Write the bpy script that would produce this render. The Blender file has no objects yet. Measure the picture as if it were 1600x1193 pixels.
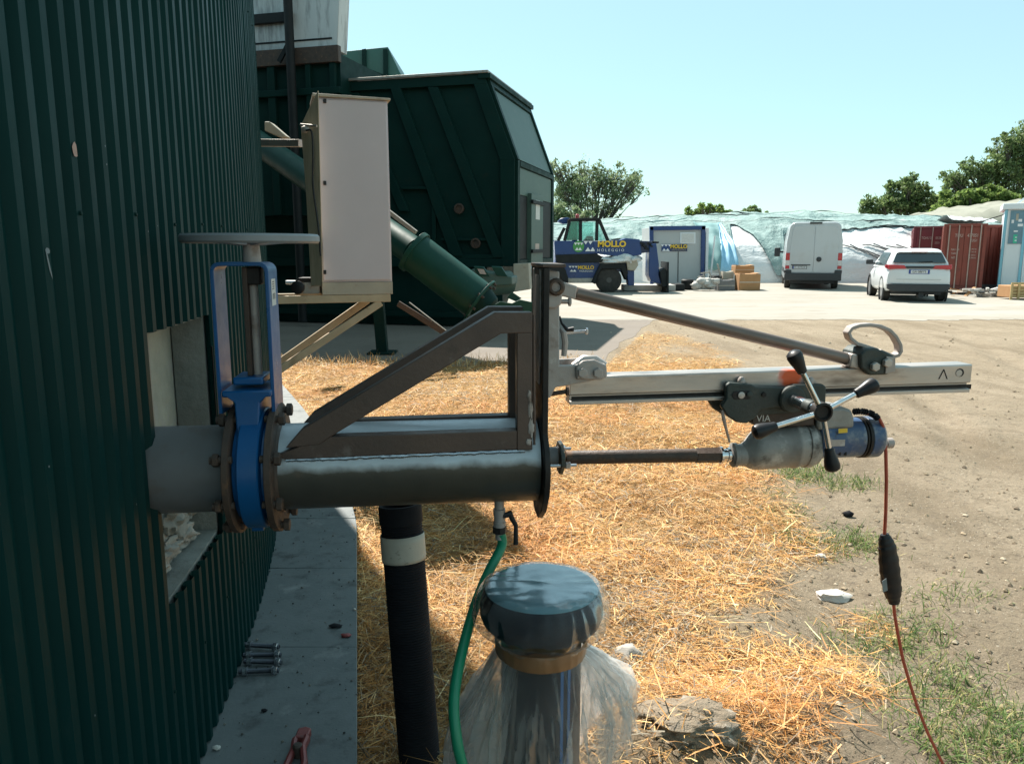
import bpy, bmesh, math, random
import numpy as np
from mathutils import Vector, Matrix, noise as mnoise
R = math.radians
scene = bpy.context.scene
col = scene.collection

# ---------------------------------------------------------------- camera, sky, sun, exposure
CAM_H = 1.55
FPX = 1200.0                      # focal length in photo pixels (1600 wide)
PITCH = math.atan((596.5 - 388.0) / FPX)
cd = bpy.data.cameras.new('camera'); cam = bpy.data.objects.new('camera', cd); col.objects.link(cam)
cd.sensor_width = 36.0; cd.lens = 36.0 * FPX / 1600.0
cd.clip_start = 0.02; cd.clip_end = 3000
cam.location = (0, 0, CAM_H); cam.rotation_euler = (math.pi / 2 - PITCH, 0, 0)
scene.camera = cam

SUN_AZ = R(-27.5)                 # left of the view direction (+Y), sun ahead of the camera
SUN_EL = R(52.0)
sun_dir = Vector((math.sin(SUN_AZ) * math.cos(SUN_EL), math.cos(SUN_AZ) * math.cos(SUN_EL), math.sin(SUN_EL)))
world = bpy.data.worlds.new('World'); scene.world = world; world.use_nodes = True
wn = world.node_tree.nodes; wl = world.node_tree.links; wn.clear()
wo = wn.new('ShaderNodeOutputWorld'); bg = wn.new('ShaderNodeBackground'); sk = wn.new('ShaderNodeTexSky')
sk.sky_type = 'NISHITA'; sk.sun_disc = False; sk.sun_elevation = SUN_EL; sk.sun_rotation = SUN_AZ
sk.air_density = 1.0; sk.dust_density = 0.4; sk.ozone_density = 1.0; sk.altitude = 50
bg.inputs['Strength'].default_value = 0.075
tint = wn.new('ShaderNodeMix'); tint.data_type = 'RGBA'; tint.blend_type = 'ADD'; tint.inputs[0].default_value = 1.0
gain = wn.new('ShaderNodeMix'); gain.data_type = 'RGBA'; gain.blend_type = 'MULTIPLY'; gain.inputs[0].default_value = 1.0; gain.inputs[7].default_value = (.42, .5, .48, 1)
tint.inputs[7].default_value = (1.95, 2.95, 2.85, 1)          # even pale haze over the whole sky
wl.new(sk.outputs[0], gain.inputs[6]); wl.new(gain.outputs[2], tint.inputs[6]); wl.new(tint.outputs[2], bg.inputs[0]); wl.new(bg.outputs[0], wo.inputs[0])
sd = bpy.data.lights.new('sun', 'SUN'); sun = bpy.data.objects.new('sun', sd); col.objects.link(sun)
sd.energy = 4.6; sd.angle = R(0.55); sd.color = (1.0, 0.95, 0.86)
sun.rotation_euler = (-sun_dir).to_track_quat('-Z', 'Y').to_euler()
sun.location = (-10, 20, 30)
scene.view_settings.view_transform = 'Standard'; scene.view_settings.look = 'None'
scene.view_settings.exposure = 1.22; scene.view_settings.gamma = 1.0
scene.view_settings.use_curve_mapping = False

# ---------------------------------------------------------------- geometry helpers
CP, SP = math.cos(PITCH), math.sin(PITCH)
def ray(px, py):
    u = (px - 800.0) / FPX; v = (596.5 - py) / FPX
    return Vector((u, v * SP + CP, v * CP - SP))
def at(px, py, Y):
    d = ray(px, py); return Vector((0, 0, CAM_H)) + d * (Y / d.y)
def gnd(px, py, z=0.0):
    d = ray(px, py); return Vector((0, 0, CAM_H)) + d * ((z - CAM_H) / d.z)

class MB:
    def __init__(s): s.v = []; s.f = []
    def add(s, vs, fs):
        n = len(s.v); s.v += [tuple(x) for x in vs]; s.f += [tuple(i + n for i in f) for f in fs]; return s
    def box(s, x0, x1, y0, y1, z0, z1):
        return s.add([(x0,y0,z0),(x1,y0,z0),(x1,y1,z0),(x0,y1,z0),(x0,y0,z1),(x1,y0,z1),(x1,y1,z1),(x0,y1,z1)],
                     [(0,3,2,1),(4,5,6,7),(0,1,5,4),(1,2,6,5),(2,3,7,6),(3,0,4,7)])
    def bar(s, p, q, w, h, up=(0,0,1)):
        p = Vector(p); q = Vector(q); d = (q - p).normalized(); u = Vector(up)
        sd_ = d.cross(u)
        if sd_.length < 1e-5: sd_ = d.cross(Vector((0,1,0)))
        sd_.normalize(); u = sd_.cross(d).normalized()
        a = sd_ * (w / 2); b = u * (h / 2)
        vs = [p-a-b, p+a-b, p+a+b, p-a+b, q-a-b, q+a-b, q+a+b, q-a+b]
        return s.add(vs, [(0,1,2,3),(7,6,5,4),(0,4,5,1),(1,5,6,2),(2,6,7,3),(3,7,4,0)])
    def prism(s, poly, c0, c1, axis='y'):
        n = len(poly)
        def m(p, c):
            return (p[0], c, p[1]) if axis == 'y' else ((c, p[0], p[1]) if axis == 'x' else (p[0], p[1], c))
        vs = [m(p, c0) for p in poly] + [m(p, c1) for p in poly]
        fs = [tuple(range(n)), tuple(range(2*n-1, n-1, -1))] + [(i, i+n, (i+1) % n + n, (i+1) % n) for i in range(n)]
        return s.add(vs, fs)
    def loft(s, rings, closed=True, caps=True):
        n = len(rings[0]); vs = [p for r in rings for p in r]; fs = []
        for k in range(len(rings) - 1):
            for i in range(n if closed else n - 1):
                j = (i + 1) % n
                fs.append((k*n+i, k*n+j, (k+1)*n+j, (k+1)*n+i))
        if caps and closed:
            fs.append(tuple(range(n-1, -1, -1))); fs.append(tuple(range((len(rings)-1)*n, len(rings)*n)))
        return s.add(vs, fs)
    def tube(s, pts, r, n=12, caps=True, flat=None):
        pts = [Vector(p) for p in pts]; rs = r if isinstance(r, (list, tuple)) else [r] * len(pts)
        t0 = (pts[1] - pts[0]).normalized()
        ref = Vector((0,1,0)) if abs(t0.y) < .9 else Vector((1,0,0))
        nrm = t0.cross(ref).normalized(); rings = []
        for i, p in enumerate(pts):
            t = (pts[min(i+1, len(pts)-1)] - pts[max(i-1, 0)]).normalized()
            nrm = (nrm - t * nrm.dot(t)).normalized(); b = t.cross(nrm)
            fx, fy = flat or (1, 1)
            rings.append([p + (nrm * math.cos(2*math.pi*k/n) * fx + b * math.sin(2*math.pi*k/n) * fy) * rs[i] for k in range(n)])
        return s.loft(rings, True, caps)
    def cyl(s, p, q, r, r2=None, n=20): return s.tube([p, q], [r, r if r2 is None else r2], n)
    def lathe(s, prof, o=(0,0,0), axis=(0,0,1), n=24, caps=True):
        o = Vector(o); a = Vector(axis).normalized(); ref = Vector((0,1,0)) if abs(a.y) < .9 else Vector((1,0,0))
        x = a.cross(ref).normalized(); y = a.cross(x)
        rings = [[o + a * t + (x * math.cos(2*math.pi*k/n) + y * math.sin(2*math.pi*k/n)) * max(r, 1e-4) for k in range(n)] for t, r in prof]
        return s.loft(rings, True, caps)
    def blob(s, c, rad, seed=0, amp=.25, fq=1.5, nu=10, nv=7):
        c = Vector(c); rings = []
        off = Vector((seed * 3.7, seed * 1.3, seed * 9.1))
        for j in range(nv + 1):
            th = math.pi * (j + .001) / (nv + .002); ring = []
            for i in range(nu):
                ph = 2 * math.pi * i / nu
                d = Vector((math.sin(th) * math.cos(ph), math.sin(th) * math.sin(ph), math.cos(th)))
                k = 1 + amp * mnoise.noise(d * fq + off)
                ring.append(c + Vector((d.x * rad[0], d.y * rad[1], d.z * rad[2])) * k)
            rings.append(ring)
        return s.loft(rings)
    def sheet(s, fn, nu, nv):
        vs = [fn(i / nu, j / nv) for j in range(nv + 1) for i in range(nu + 1)]
        return s.add(vs, [(j*(nu+1)+i, j*(nu+1)+i+1, (j+1)*(nu+1)+i+1, (j+1)*(nu+1)+i) for j in range(nv) for i in range(nu)])
    def mesh(s, name, smooth=35, recalc=True):
        me = bpy.data.meshes.new(name); me.from_pydata(s.v, [], s.f); me.update()
        if recalc:
            bm = bmesh.new(); bm.from_mesh(me); bmesh.ops.recalc_face_normals(bm, faces=bm.faces); bm.to_mesh(me); bm.free()
        if smooth:
            me.polygons.foreach_set('use_smooth', [True] * len(me.polygons)); me.set_sharp_from_angle(angle=R(smooth))
        return me
    def build(s, name, mat, parent=None, smooth=35, bevel=0, recalc=True, solid=0, seg=2):
        me = s.mesh(name, smooth, recalc); o = bpy.data.objects.new(name, me); col.objects.link(o)
        if mat: me.materials.append(mat)
        if parent is not None:
            o.parent = parent
            if 'offx' in parent.keys(): o.location = (-parent['offx'], -parent['offy'], -parent['offz'])
        if solid:
            md = o.modifiers.new('solid', 'SOLIDIFY'); md.thickness = solid; md.offset = 0
        if bevel:
            md = o.modifiers.new('bevel', 'BEVEL'); md.width = bevel; md.segments = seg; md.limit_method = 'ANGLE'; md.angle_limit = R(38)
            md.harden_normals = False
        return o
def tag(o, label, cat, group=None):
    o['label'] = label; o['category'] = cat
    if group: o['group'] = group
    return o
def struct(o, kind='structure'): o['kind'] = kind; return o
def thing(name, label, cat, loc=(0,0,0), rot=None, group=None):
    o = bpy.data.objects.new(name, None); col.objects.link(o); o.empty_display_size = .1; o.location = loc
    if rot is not None: o.rotation_euler = rot
    return tag(o, label, cat, group)
def copy_thing(o, loc, rot=None, label=None):
    kids = list(o.children)
    c = o.copy(); col.objects.link(c); c.location = loc
    if rot is not None: c.rotation_euler = rot
    if label: c['label'] = label
    for k in kids:
        d = k.copy(); col.objects.link(d); d.parent = c
        for g in list(k.children):
            e = g.copy(); col.objects.link(e); e.parent = d
    return c
def text_obj(txt, size, mat, parent, name='lettering', matrix=None, ext=.002, align='CENTER', bold=0.0, sx=1.0):
    cu = bpy.data.curves.new(name, 'FONT'); cu.body = txt; cu.size = size; cu.extrude = ext; cu.align_x = align; cu.align_y = 'CENTER'
    cu.offset = bold; cu.resolution_u = 3
    tmp = bpy.data.objects.new('tmp', cu); col.objects.link(tmp)
    dg = bpy.context.evaluated_depsgraph_get(); me = bpy.data.meshes.new_from_object(tmp.evaluated_get(dg))
    bpy.data.objects.remove(tmp); bpy.data.curves.remove(cu)
    if sx != 1.0: me.transform(Matrix.Diagonal((sx, 1, 1, 1)))
    if matrix is not None: me.transform(matrix)
    me.name = name; me.materials.clear(); me.materials.append(mat)
    o = bpy.data.objects.new(name, me); col.objects.link(o); o.parent = parent
    if parent is not None and 'offx' in parent.keys(): o.location = (-parent['offx'], -parent['offy'], -parent['offz'])
    return o
FACE_CAM = Matrix(((1,0,0,0),(0,0,-1,0),(0,1,0,0),(0,0,0,1)))      # text plane xy -> xz, facing -y
def faceY(x, y, z): return Matrix.Translation((x, y, z)) @ FACE_CAM

# ---------------------------------------------------------------- materials
def mat(name, base, var=None, vs=8.0, rough=.55, metal=0.0, bump=0.0, bs=60.0, stretch=(1,1,1), dirt=None, dirt2=None,
        spec=.5, trans=0.0, coat=0.0, sharp=.5, rvar=0.0, alpha=1.0, bd=.01):
    m = bpy.data.materials.new(name); m.use_nodes = True; nt = m.node_tree; N = nt.nodes; L = nt.links
    b = N['Principled BSDF']; tc = N.new('ShaderNodeTexCoord'); mp = N.new('ShaderNodeMapping'); mp.inputs['Scale'].default_value = stretch
    L.new(tc.outputs['Object'], mp.inputs[0])
    def noise(scale, det=6, ro=.6):
        n = N.new('ShaderNodeTexNoise'); n.inputs['Scale'].default_value = scale; n.inputs['Detail'].default_value = det
        n.inputs['Roughness'].default_value = ro; L.new(mp.outputs[0], n.inputs['Vector']); return n
    def ramp(src, lo, hi):
        r = N.new('ShaderNodeMapRange'); r.inputs[1].default_value = lo; r.inputs[2].default_value = hi; L.new(src, r.inputs[0]); return r.outputs[0]
    def mix(f, a, c):
        x = N.new('ShaderNodeMix'); x.data_type = 'RGBA'
        if isinstance(f, (int, float)): x.inputs[0].default_value = f
        else: L.new(f, x.inputs[0])
        for i, q in ((6, a), (7, c)):
            if isinstance(q, tuple): x.inputs[i].default_value = (*q, 1)
            else: L.new(q, x.inputs[i])
        return x.outputs[2]
    var = var or tuple(c * .8 for c in base)
    n1 = noise(vs); c = mix(ramp(n1.outputs[0], .5 - sharp * .4, .5 + sharp * .4), tuple(base), tuple(var))
    for d in (dirt, dirt2):
        if d:
            nd = noise(d[1], 8, .65); c = mix(ramp(nd.outputs[0], d[2], d[3]), c, tuple(d[0]))
    L.new(c, b.inputs['Base Color'])
    b.inputs['Metallic'].default_value = metal; b.inputs['Roughness'].default_value = rough
    if rvar:
        nr = noise(vs * 2.3); r = N.new('ShaderNodeMapRange'); r.inputs[1].default_value = .3; r.inputs[2].default_value = .7
        r.inputs[3].default_value = max(0.03, rough - rvar); r.inputs[4].default_value = min(1, rough + rvar); L.new(nr.outputs[0], r.inputs[0]); L.new(r.outputs[0], b.inputs['Roughness'])
    b.inputs['Specular IOR Level'].default_value = spec
    b.inputs['Transmission Weight'].default_value = trans; b.inputs['Coat Weight'].default_value = coat; b.inputs['Alpha'].default_value = alpha
    if bump:
        nb = noise(bs, 5, .65); bp = N.new('ShaderNodeBump'); bp.inputs['Strength'].default_value = bump; bp.inputs['Distance'].default_value = bd
        L.new(nb.outputs[0], bp.inputs['Height']); L.new(bp.outputs[0], b.inputs['Normal'])
    return m
def vmat(name, rough=.7, trans=0.0, attr='Col', spec=.3):
    m = bpy.data.materials.new(name); m.use_nodes = True; nt = m.node_tree; N = nt.nodes; L = nt.links
    b = N['Principled BSDF']; a = N.new('ShaderNodeAttribute'); a.attribute_name = attr; L.new(a.outputs['Color'], b.inputs['Base Color'])
    b.inputs['Roughness'].default_value = rough; b.inputs['Specular IOR Level'].default_value = spec
    if trans:
        t = N.new('ShaderNodeBsdfTranslucent'); L.new(a.outputs['Color'], t.inputs[0]); mx = N.new('ShaderNodeMixShader'); mx.inputs[0].default_value = trans
        L.new(b.outputs[0], mx.inputs[1]); L.new(t.outputs[0], mx.inputs[2]); L.new(mx.outputs[0], N['Material Output'].inputs[0])
    return m

GREEN = (.010, .050, .040)
M = {}
M['clad'] = mat('green_cladding', (.0012,.0230,.0225), (.0016,.030,.029), 3, .5, bump=.03, bs=8, dirt=((.018,.035,.033), 14, .62, .80), dirt2=((.06,.07,.065), 55, .74, .80), rvar=.1, spec=.09, stretch=(1,1,.4))
M['feeder'] = mat('green_steel', (.003,.021,.0185), (.005,.028,.024), 2, .55, spec=.12, dirt=((.015,.025,.02), 9, .58, .78), bump=.05, bs=12, rvar=.1)
M['auger'] = mat('auger_green', (.006,.045,.034), (.008,.055,.042), 3, .5, spec=.22, dirt=((.06,.07,.05), 12, .64, .8), bump=.04, rvar=.08)
M['concrete'] = mat('concrete', (.30,.30,.28), (.22,.225,.21), 6, .85, bump=.25, bs=90, dirt=((.14,.14,.13), 14, .6, .78))
M['coreconc'] = mat('tank_concrete', (.38,.39,.33), (.27,.285,.24), 9, .9, bump=.5, bs=35, dirt=((.32,.33,.31), 6, .55, .66))
M['foam'] = mat('insulation_foam', (.27,.275,.25), (.18,.18,.16), 12, .9, bump=.5, bs=45, dirt=((.16,.15,.13), 22, .6, .7))
M['foamw'] = mat('white_foam', (.36,.34,.30), (.25,.23,.20), 16, .9, bump=.6, bs=50)
M['ledge'] = mat('ledge_slab', (.145,.16,.16), (.105,.12,.122), 5, .62, bump=.15, bs=70, dirt=((.055,.06,.06), 9, .54, .70), dirt2=((.22,.23,.225), 5, .58, .70), rvar=.14)
M['ledgeside'] = mat('ledge_side', (.12,.11,.095), (.07,.065,.06), 9, .85, bump=.4, bs=50)
M['bluep'] = mat('valve_blue', (.003,.085,.25), (.003,.070,.205), 9, .34, bump=.05, bs=90, dirt=((.03,.04,.07), 22, .66, .8), rvar=.08)
M['stub'] = mat('grey_pipe_paint', (.145,.145,.15), (.115,.11,.108), 7, .5, dirt=((.12,.085,.06), 9, .55, .75), bump=.06, rvar=.1)
M['rust'] = mat('rusty_steel', (.08,.050,.036), (.045,.033,.028), 14, .62, metal=.15, bump=.2, bs=90, dirt=((.16,.085,.045), 16, .58, .7), rvar=.12)
M['mill'] = mat('mill_steel_brown', (.115,.075,.060), (.075,.052,.044), 5, .5, metal=.15, bump=.12, bs=90, dirt=((.20,.165,.15), 9, .60, .76), dirt2=((.045,.032,.027), 7, .56, .72), rvar=.15)
M['darksteel'] = mat('dark_steel', (.020,.018,.018), (.034,.030,.028), 14, .55, metal=.2, spec=.25, bump=.08, rvar=.12)
M['grey'] = mat('worn_grey_casting', (.42,.37,.345), (.31,.27,.25), 7, .5, metal=.1, bump=.14, bs=70, dirt=((.15,.10,.075), 11, .55, .72), dirt2=((.55,.52,.50), 20, .62, .72), rvar=.12)
M['alu'] = mat('worn_aluminium', (.52,.48,.45), (.38,.34,.315), 9, .40, metal=.3, stretch=(.25,1,1), bump=.06, bs=80, dirt=((.13,.10,.08), 9, .52, .70), rvar=.14)
M['strut'] = mat('worn_strut', (.11,.075,.06), (.24,.19,.165), 9, .38, metal=.4, stretch=(.3,1,1), bump=.06, rvar=.14)
M['chrome'] = mat('chrome', (.72,.72,.73), (.58,.58,.60), 20, .16, metal=1.0, rvar=.08)
M['black'] = mat('black_plastic', (.011,.011,.013), (.017,.017,.020), 20, .42, spec=.3, bump=.04, rvar=.1)
M['blackrub'] = mat('black_rubber', (.009,.009,.012), (.016,.016,.019), 9, .7, bump=.1, spec=.15)
M['carr'] = mat('carriage_casting', (.035,.048,.045), (.055,.062,.058), 14, .55, metal=.3, bump=.2, bs=80, dirt=((.13,.12,.10), 20, .62, .76), rvar=.1)
M['motor'] = mat('dusty_gearbox', (.34,.33,.31), (.20,.19,.18), 12, .5, metal=.15, bump=.15, bs=70, dirt=((.06,.055,.05), 11, .55, .66), dirt2=((.52,.50,.47), 16, .56, .70), rvar=.12)
M['motorblue'] = mat('scuffed_blue', (.025,.075,.19), (.07,.10,.16), 14, .42, dirt=((.27,.27,.27), 17, .48, .66), dirt2=((.05,.05,.055), 30, .62, .70), bump=.06)
M['tape'] = mat('cloth_tape', (.52,.47,.39), (.44,.39,.32), 10, .7, bump=.15, bs=70, dirt=((.2,.17,.14), 30, .64, .74))
M['hose'] = mat('green_hose', (.010,.24,.125), (.008,.20,.10), 6, .38, rvar=.08)
M['brtape'] = mat('brown_tape', (.30,.155,.075), (.25,.12,.055), 12, .34, bump=.1, bs=30)
M['pe'] = mat('black_pe_pipe', (.007,.009,.016), (.012,.014,.022), 7, .5, spec=.15, rvar=.1)
M['pecap_sky'] = mat('pe_cap_sky_sheen', (.10,.22,.26), (.15,.29,.33), 5, .45, rvar=.1)  # sky reflection painted as cyan into the top of the black cap
M['pestripe'] = mat('pe_blue_stripe', (.03,.16,.42), None, 7, .4)
M['cord'] = mat('orange_cord', (.42,.075,.04), (.34,.06,.035), 30, .5)
M['red'] = mat('red_paint_worn', (.26,.055,.05), (.20,.04,.038), 18, .5, dirt=((.10,.05,.045), 25, .6, .74), bump=.1)
M['zinc'] = mat('zinc_bolt', (.5,.52,.55), (.36,.38,.42), 30, .3, metal=.9, rvar=.1)
M['boltd'] = mat('stud_steel', (.10,.11,.13), (.06,.065,.08), 40, .38, metal=.8, rvar=.1)
M['wpaint'] = mat('white_cabinet', (.52,.465,.49), (.485,.43,.455), 3, .45, bump=.02, bs=6, dirt=((.50,.47,.46), 5, .6, .8))
M['beige'] = mat('beige_base', (.40,.36,.29), (.33,.29,.23), 6, .6, dirt=((.25,.2,.14), 12, .6, .75), bump=.05)
M['galv'] = mat('galvanised_beam', (.38,.36,.33), (.27,.25,.22), 8, .5, metal=.4, bump=.1, dirt=((.20,.14,.09), 9, .56, .72), rvar=.1)
M['brace'] = mat('pale_brace', (.46,.37,.25), (.36,.28,.18), 8, .6, bump=.1, dirt=((.24,.17,.10), 9, .58, .74))
M['wood'] = mat('weathered_wood', (.52,.45,.33), (.36,.30,.21), 9, .85, bump=.4, bs=30, stretch=(4,4,.35), dirt=((.16,.13,.09), 8, .62, .74), dirt2=((.33,.30,.24), 7, .62, .72))
M['whood'] = mat('stained_white_sheet', (.55,.57,.57), (.46,.49,.50), 2.5, .5, stretch=(1.6,1.6,.28), dirt=((.085,.09,.095), 1.9, .50, .70), dirt2=((.22,.23,.24), 4, .56, .74), bump=.03)
M['vanw'] = mat('white_car_paint', (.64,.66,.67), (.60,.62,.63), 1.5, .3, coat=.4, spec=.4, dirt=((.50,.48,.44), 2.2, .56, .78))
M['vang'] = mat('van_paint', (.44,.47,.49), (.41,.44,.46), 1, .3, coat=.4, spec=.4, dirt=((.37,.37,.36), 1.6, .55, .8))
M['glassd'] = mat('dark_glass', (.035,.055,.065), (.03,.045,.055), 3, .06, spec=.8)
M['cabglass'] = mat('cab_glass', (.55,.85,.80), (.5,.82,.78), 2, .03, trans=.92, spec=.5)
M['taill'] = mat('tail_light', (.42,.012,.03), (.34,.01,.02), 6, .22, coat=.6)
M['taillw'] = mat('clear_lens', (.62,.60,.60), None, 6, .2)
M['plastic'] = mat('bumper_plastic', (.022,.026,.03), (.03,.034,.038), 10, .55)
M['plate'] = mat('number_plate', (.62,.64,.66), None, 5, .4)
M['platebl'] = mat('plate_blue', (.02,.06,.28), None, 5, .4)
M['tyre'] = mat('tyre', (.022,.021,.02), (.05,.046,.04), 8, .85, bump=.2)
M['rim'] = mat('wheel_rim', (.30,.31,.32), None, 8, .4, metal=.6)
M['rimd'] = mat('dirty_rim', (.09,.085,.08), (.06,.055,.05), 8, .7)
M['tblue'] = mat('machine_blue', (.003,.040,.165), (.005,.035,.14), 2, .35, dirt=((.05,.06,.10), 6, .62, .8), rvar=.1)
M['tdark'] = mat('machine_black', (.010,.013,.014), (.018,.02,.022), 5, .6, spec=.2)
M['yellow'] = mat('sign_yellow', (.80,.52,.04), None, 5, .5)
M['white'] = mat('sign_white', (.78,.80,.82), None, 5, .5)
M['emgreen'] = mat('emblem_green', (.06,.28,.07), None, 5, .5)
M['navy'] = mat('sign_navy', (.02,.035,.09), None, 5, .5)
M['cabinp'] = mat('cabin_panel', (.42,.44,.44), (.38,.40,.40), 1.2, .5, bump=.02)
M['contr'] = mat('container_red', (.215,.042,.026), (.16,.034,.022), 2.2, .6, dirt=((.10,.03,.02), 3.5, .56, .75), dirt2=((.26,.08,.05), 5, .66, .76), bump=.05)
M['contm'] = mat('container_maroon', (.16,.018,.026), (.12,.016,.022), 2.2, .6, dirt=((.09,.02,.02), 3.5, .56, .75))
M['faded'] = mat('faded_lettering', (.50,.42,.38), (.40,.30,.26), 6, .7)
M['rodz'] = mat('lock_rod', (.42,.34,.30), (.32,.22,.18), 5, .55, metal=.3)
M['board'] = mat('cardboard', (.42,.23,.105), (.36,.19,.085), 5, .85)
M['kios'] = mat('kiosk_white', (.68,.72,.74), (.62,.67,.70), 1.5, .45)
M['kiosb'] = mat('kiosk_blue', (.22,.50,.60), (.18,.44,.56), 1.5, .4)
M['net'] = mat('clamp_net', (.16,.255,.245), (.21,.31,.30), .9, .8, bump=.7, bs=2.5, bd=.25, dirt=((.36,.43,.42), .7, .54, .70), dirt2=((.08,.14,.14), 1.7, .56, .70))
M['netd'] = mat('dark_net', (.10,.21,.215), (.15,.28,.285), 1.2, .8, bump=.5, bs=4, dirt=((.30,.42,.42), 1.3, .6, .74))
M['foil'] = mat('white_foil', (.70,.72,.72), (.60,.62,.62), .8, .5, bump=.5, bs=1.6, bd=.25, stretch=(1,1,2.5), dirt=((.42,.42,.40), .8, .6, .8))
M['bluesheet'] = mat('blue_sheet', (.20,.42,.58), (.26,.50,.66), 1.1, .5, bump=.3, bs=3)
M['tarpb'] = mat('beige_tarp', (.25,.25,.20), (.20,.20,.16), .9, .75, bump=.4, bs=3, dirt=((.14,.145,.11), .8, .52, .7))
M['pallet'] = mat('pale_scrap', (.52,.50,.46), (.34,.33,.31), 3, .7, bump=.3, bs=9)
M['tanwood'] = mat('tan_wood', (.50,.36,.17), (.40,.28,.13), 5, .75)
M['stone'] = mat('stone', (.42,.39,.35), (.30,.275,.245), 9, .9, bump=.5, bs=30)
M['stonew'] = mat('pale_stone', (.66,.62,.57), (.5,.46,.42), 9, .9, bump=.4, bs=30)
M['beam'] = mat('pale_beam', (.46,.45,.42), (.36,.35,.33), 2, .7)
M['paper'] = mat('paper_label', (.62,.62,.60), None, 20, .6)
M['chip'] = mat('paint_chip', (.46,.30,.25), (.38,.24,.20), 50, .8)
M['scratch'] = mat('scratch_mark', (.20,.23,.24), None, 50, .8)
M['bark'] = mat('bark', (.10,.085,.065), (.06,.05,.04), 6, .9, bump=.4, bs=20)
# plastic film of the wrapped pipe
def film(name, colr, a=.4, rough=.25, ior=1.45, nsc=9, edge=.5):
    m = bpy.data.materials.new(name); m.use_nodes = True; N = m.node_tree.nodes; L = m.node_tree.links; N.clear()
    out = N.new('ShaderNodeOutputMaterial'); tr = N.new('ShaderNodeBsdfTransparent'); tr.inputs[0].default_value = (.93,.94,.95,1)
    di = N.new('ShaderNodeBsdfDiffuse'); di.inputs[0].default_value = (*colr, 1); tl = N.new('ShaderNodeBsdfTranslucent'); tl.inputs[0].default_value = (*colr, 1)
    gl = N.new('ShaderNodeBsdfGlossy'); gl.inputs['Roughness'].default_value = rough; gl.inputs[0].default_value = (.9,.9,.9,1)
    m1 = N.new('ShaderNodeMixShader'); m1.inputs[0].default_value = .68; L.new(di.outputs[0], m1.inputs[1]); L.new(tl.outputs[0], m1.inputs[2])
    fr = N.new('ShaderNodeFresnel'); fr.inputs[0].default_value = ior
    m2 = N.new('ShaderNodeMixShader'); L.new(fr.outputs[0], m2.inputs[0]); L.new(m1.outputs[0], m2.inputs[1]); L.new(gl.outputs[0], m2.inputs[2])
    tc = N.new('ShaderNodeTexCoord'); ns = N.new('ShaderNodeTexNoise'); ns.inputs['Scale'].default_value = nsc; ns.inputs['Detail'].default_value = 5; L.new(tc.outputs['Object'], ns.inputs['Vector'])
    mr = N.new('ShaderNodeMapRange'); mr.inputs[1].default_value = .3; mr.inputs[2].default_value = .7; mr.inputs[3].default_value = a * .5; mr.inputs[4].default_value = min(1, a * 1.5); L.new(ns.outputs[0], mr.inputs[0])
    lw = N.new('ShaderNodeLayerWeight'); lw.inputs[0].default_value = .35; ma = N.new('ShaderNodeMath'); ma.operation = 'MULTIPLY_ADD'; ma.use_clamp = True; L.new(lw.outputs['Facing'], ma.inputs[0]); ma.inputs[1].default_value = edge; L.new(mr.outputs[0], ma.inputs[2])
    m3 = N.new('ShaderNodeMixShader'); L.new(ma.outputs[0], m3.inputs[0]); L.new(tr.outputs[0], m3.inputs[1]); L.new(m2.outputs[0], m3.inputs[2]); L.new(m3.outputs[0], out.inputs[0])
    return m
M['film'] = film('plastic_film', (.66,.66,.66), .14, .22, 1.4, 14, .40)
M['film2'] = film('plastic_film_skirt', (.86,.83,.79), .20, .35, 1.08, 5, .55)
# ---------------------------------------------------------------- tank circle (needed by the ground)
TR = 14.0; TA0 = R(6.5); TP0 = (-0.900, 1.95)
TC = (TP0[0] - TR * math.cos(TA0), TP0[1] - TR * math.sin(TA0))
LEDGE_W = .49; LEDGE_Z = .10
def tank_hit(px, py, rad=TR):
    d = ray(px, py); ox, oy = -TC[0], -TC[1]
    a = d.x**2 + d.y**2; b = 2 * (ox * d.x + oy * d.y); c = ox**2 + oy**2 - rad**2
    t = (-b - math.sqrt(max(0, b*b - 4*a*c))) / (2*a)
    x, y, z = d.x * t, d.y * t, CAM_H + d.z * t
    return math.atan2(y - TC[1], x - TC[0]), z
rng = np.random.default_rng(7)
OY = [-3.0, 1.975, 3.94, 5.2, 7.0, 9.0, 11.5]; OX = [.55, -.443, -.835, -1.20, -1.95, -2.85, -4.3]     # outer edge of the ledge

# ---------------------------------------------------------------- ground
XB = ([0, 2.1, 2.5, 3.5, 5.0, 7.0, 9.0, 10.5, 12.2, 14.5, 16], [.75, .95, 1.1, 1.5, 1.85, 2.2, 2.5, 3.0, 3.3, 2.9, 1.6])
def vnoise(x, y, f, seed):
    # cheap smooth value noise in numpy
    x = np.asarray(x) * f + seed * 17.3; y = np.asarray(y) * f + seed * 7.9
    xi = np.floor(x).astype(int); yi = np.floor(y).astype(int); fx = x - xi; fy = y - yi
    fx = fx*fx*(3-2*fx); fy = fy*fy*(3-2*fy)
    def h(a, b):
        n = np.sin(a * 127.1 + b * 311.7 + seed * 74.7) * 43758.5453; return n - np.floor(n)
    return (h(xi,yi)*(1-fx)+h(xi+1,yi)*fx)*(1-fy) + (h(xi,yi+1)*(1-fx)+h(xi+1,yi+1)*fx)*fy
MOUNDS = [(.52, 2.18, .20, .09), (.30, 2.02, .2, .05), (1.12, 2.25, .24, .06), (.98, 2.95, .26, .05), (.66, 1.95, .3, .05)]
def mound(x, y):
    z = 0
    for mx, my, mr, mh in MOUNDS: z = z + mh * np.exp(-((x-mx)**2 + (y-my)**2) / (mr*mr)) * (.55 + .5 * vnoise(x, y, 9, 41) + .35 * vnoise(x, y, 24, 42))
    return z
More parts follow.
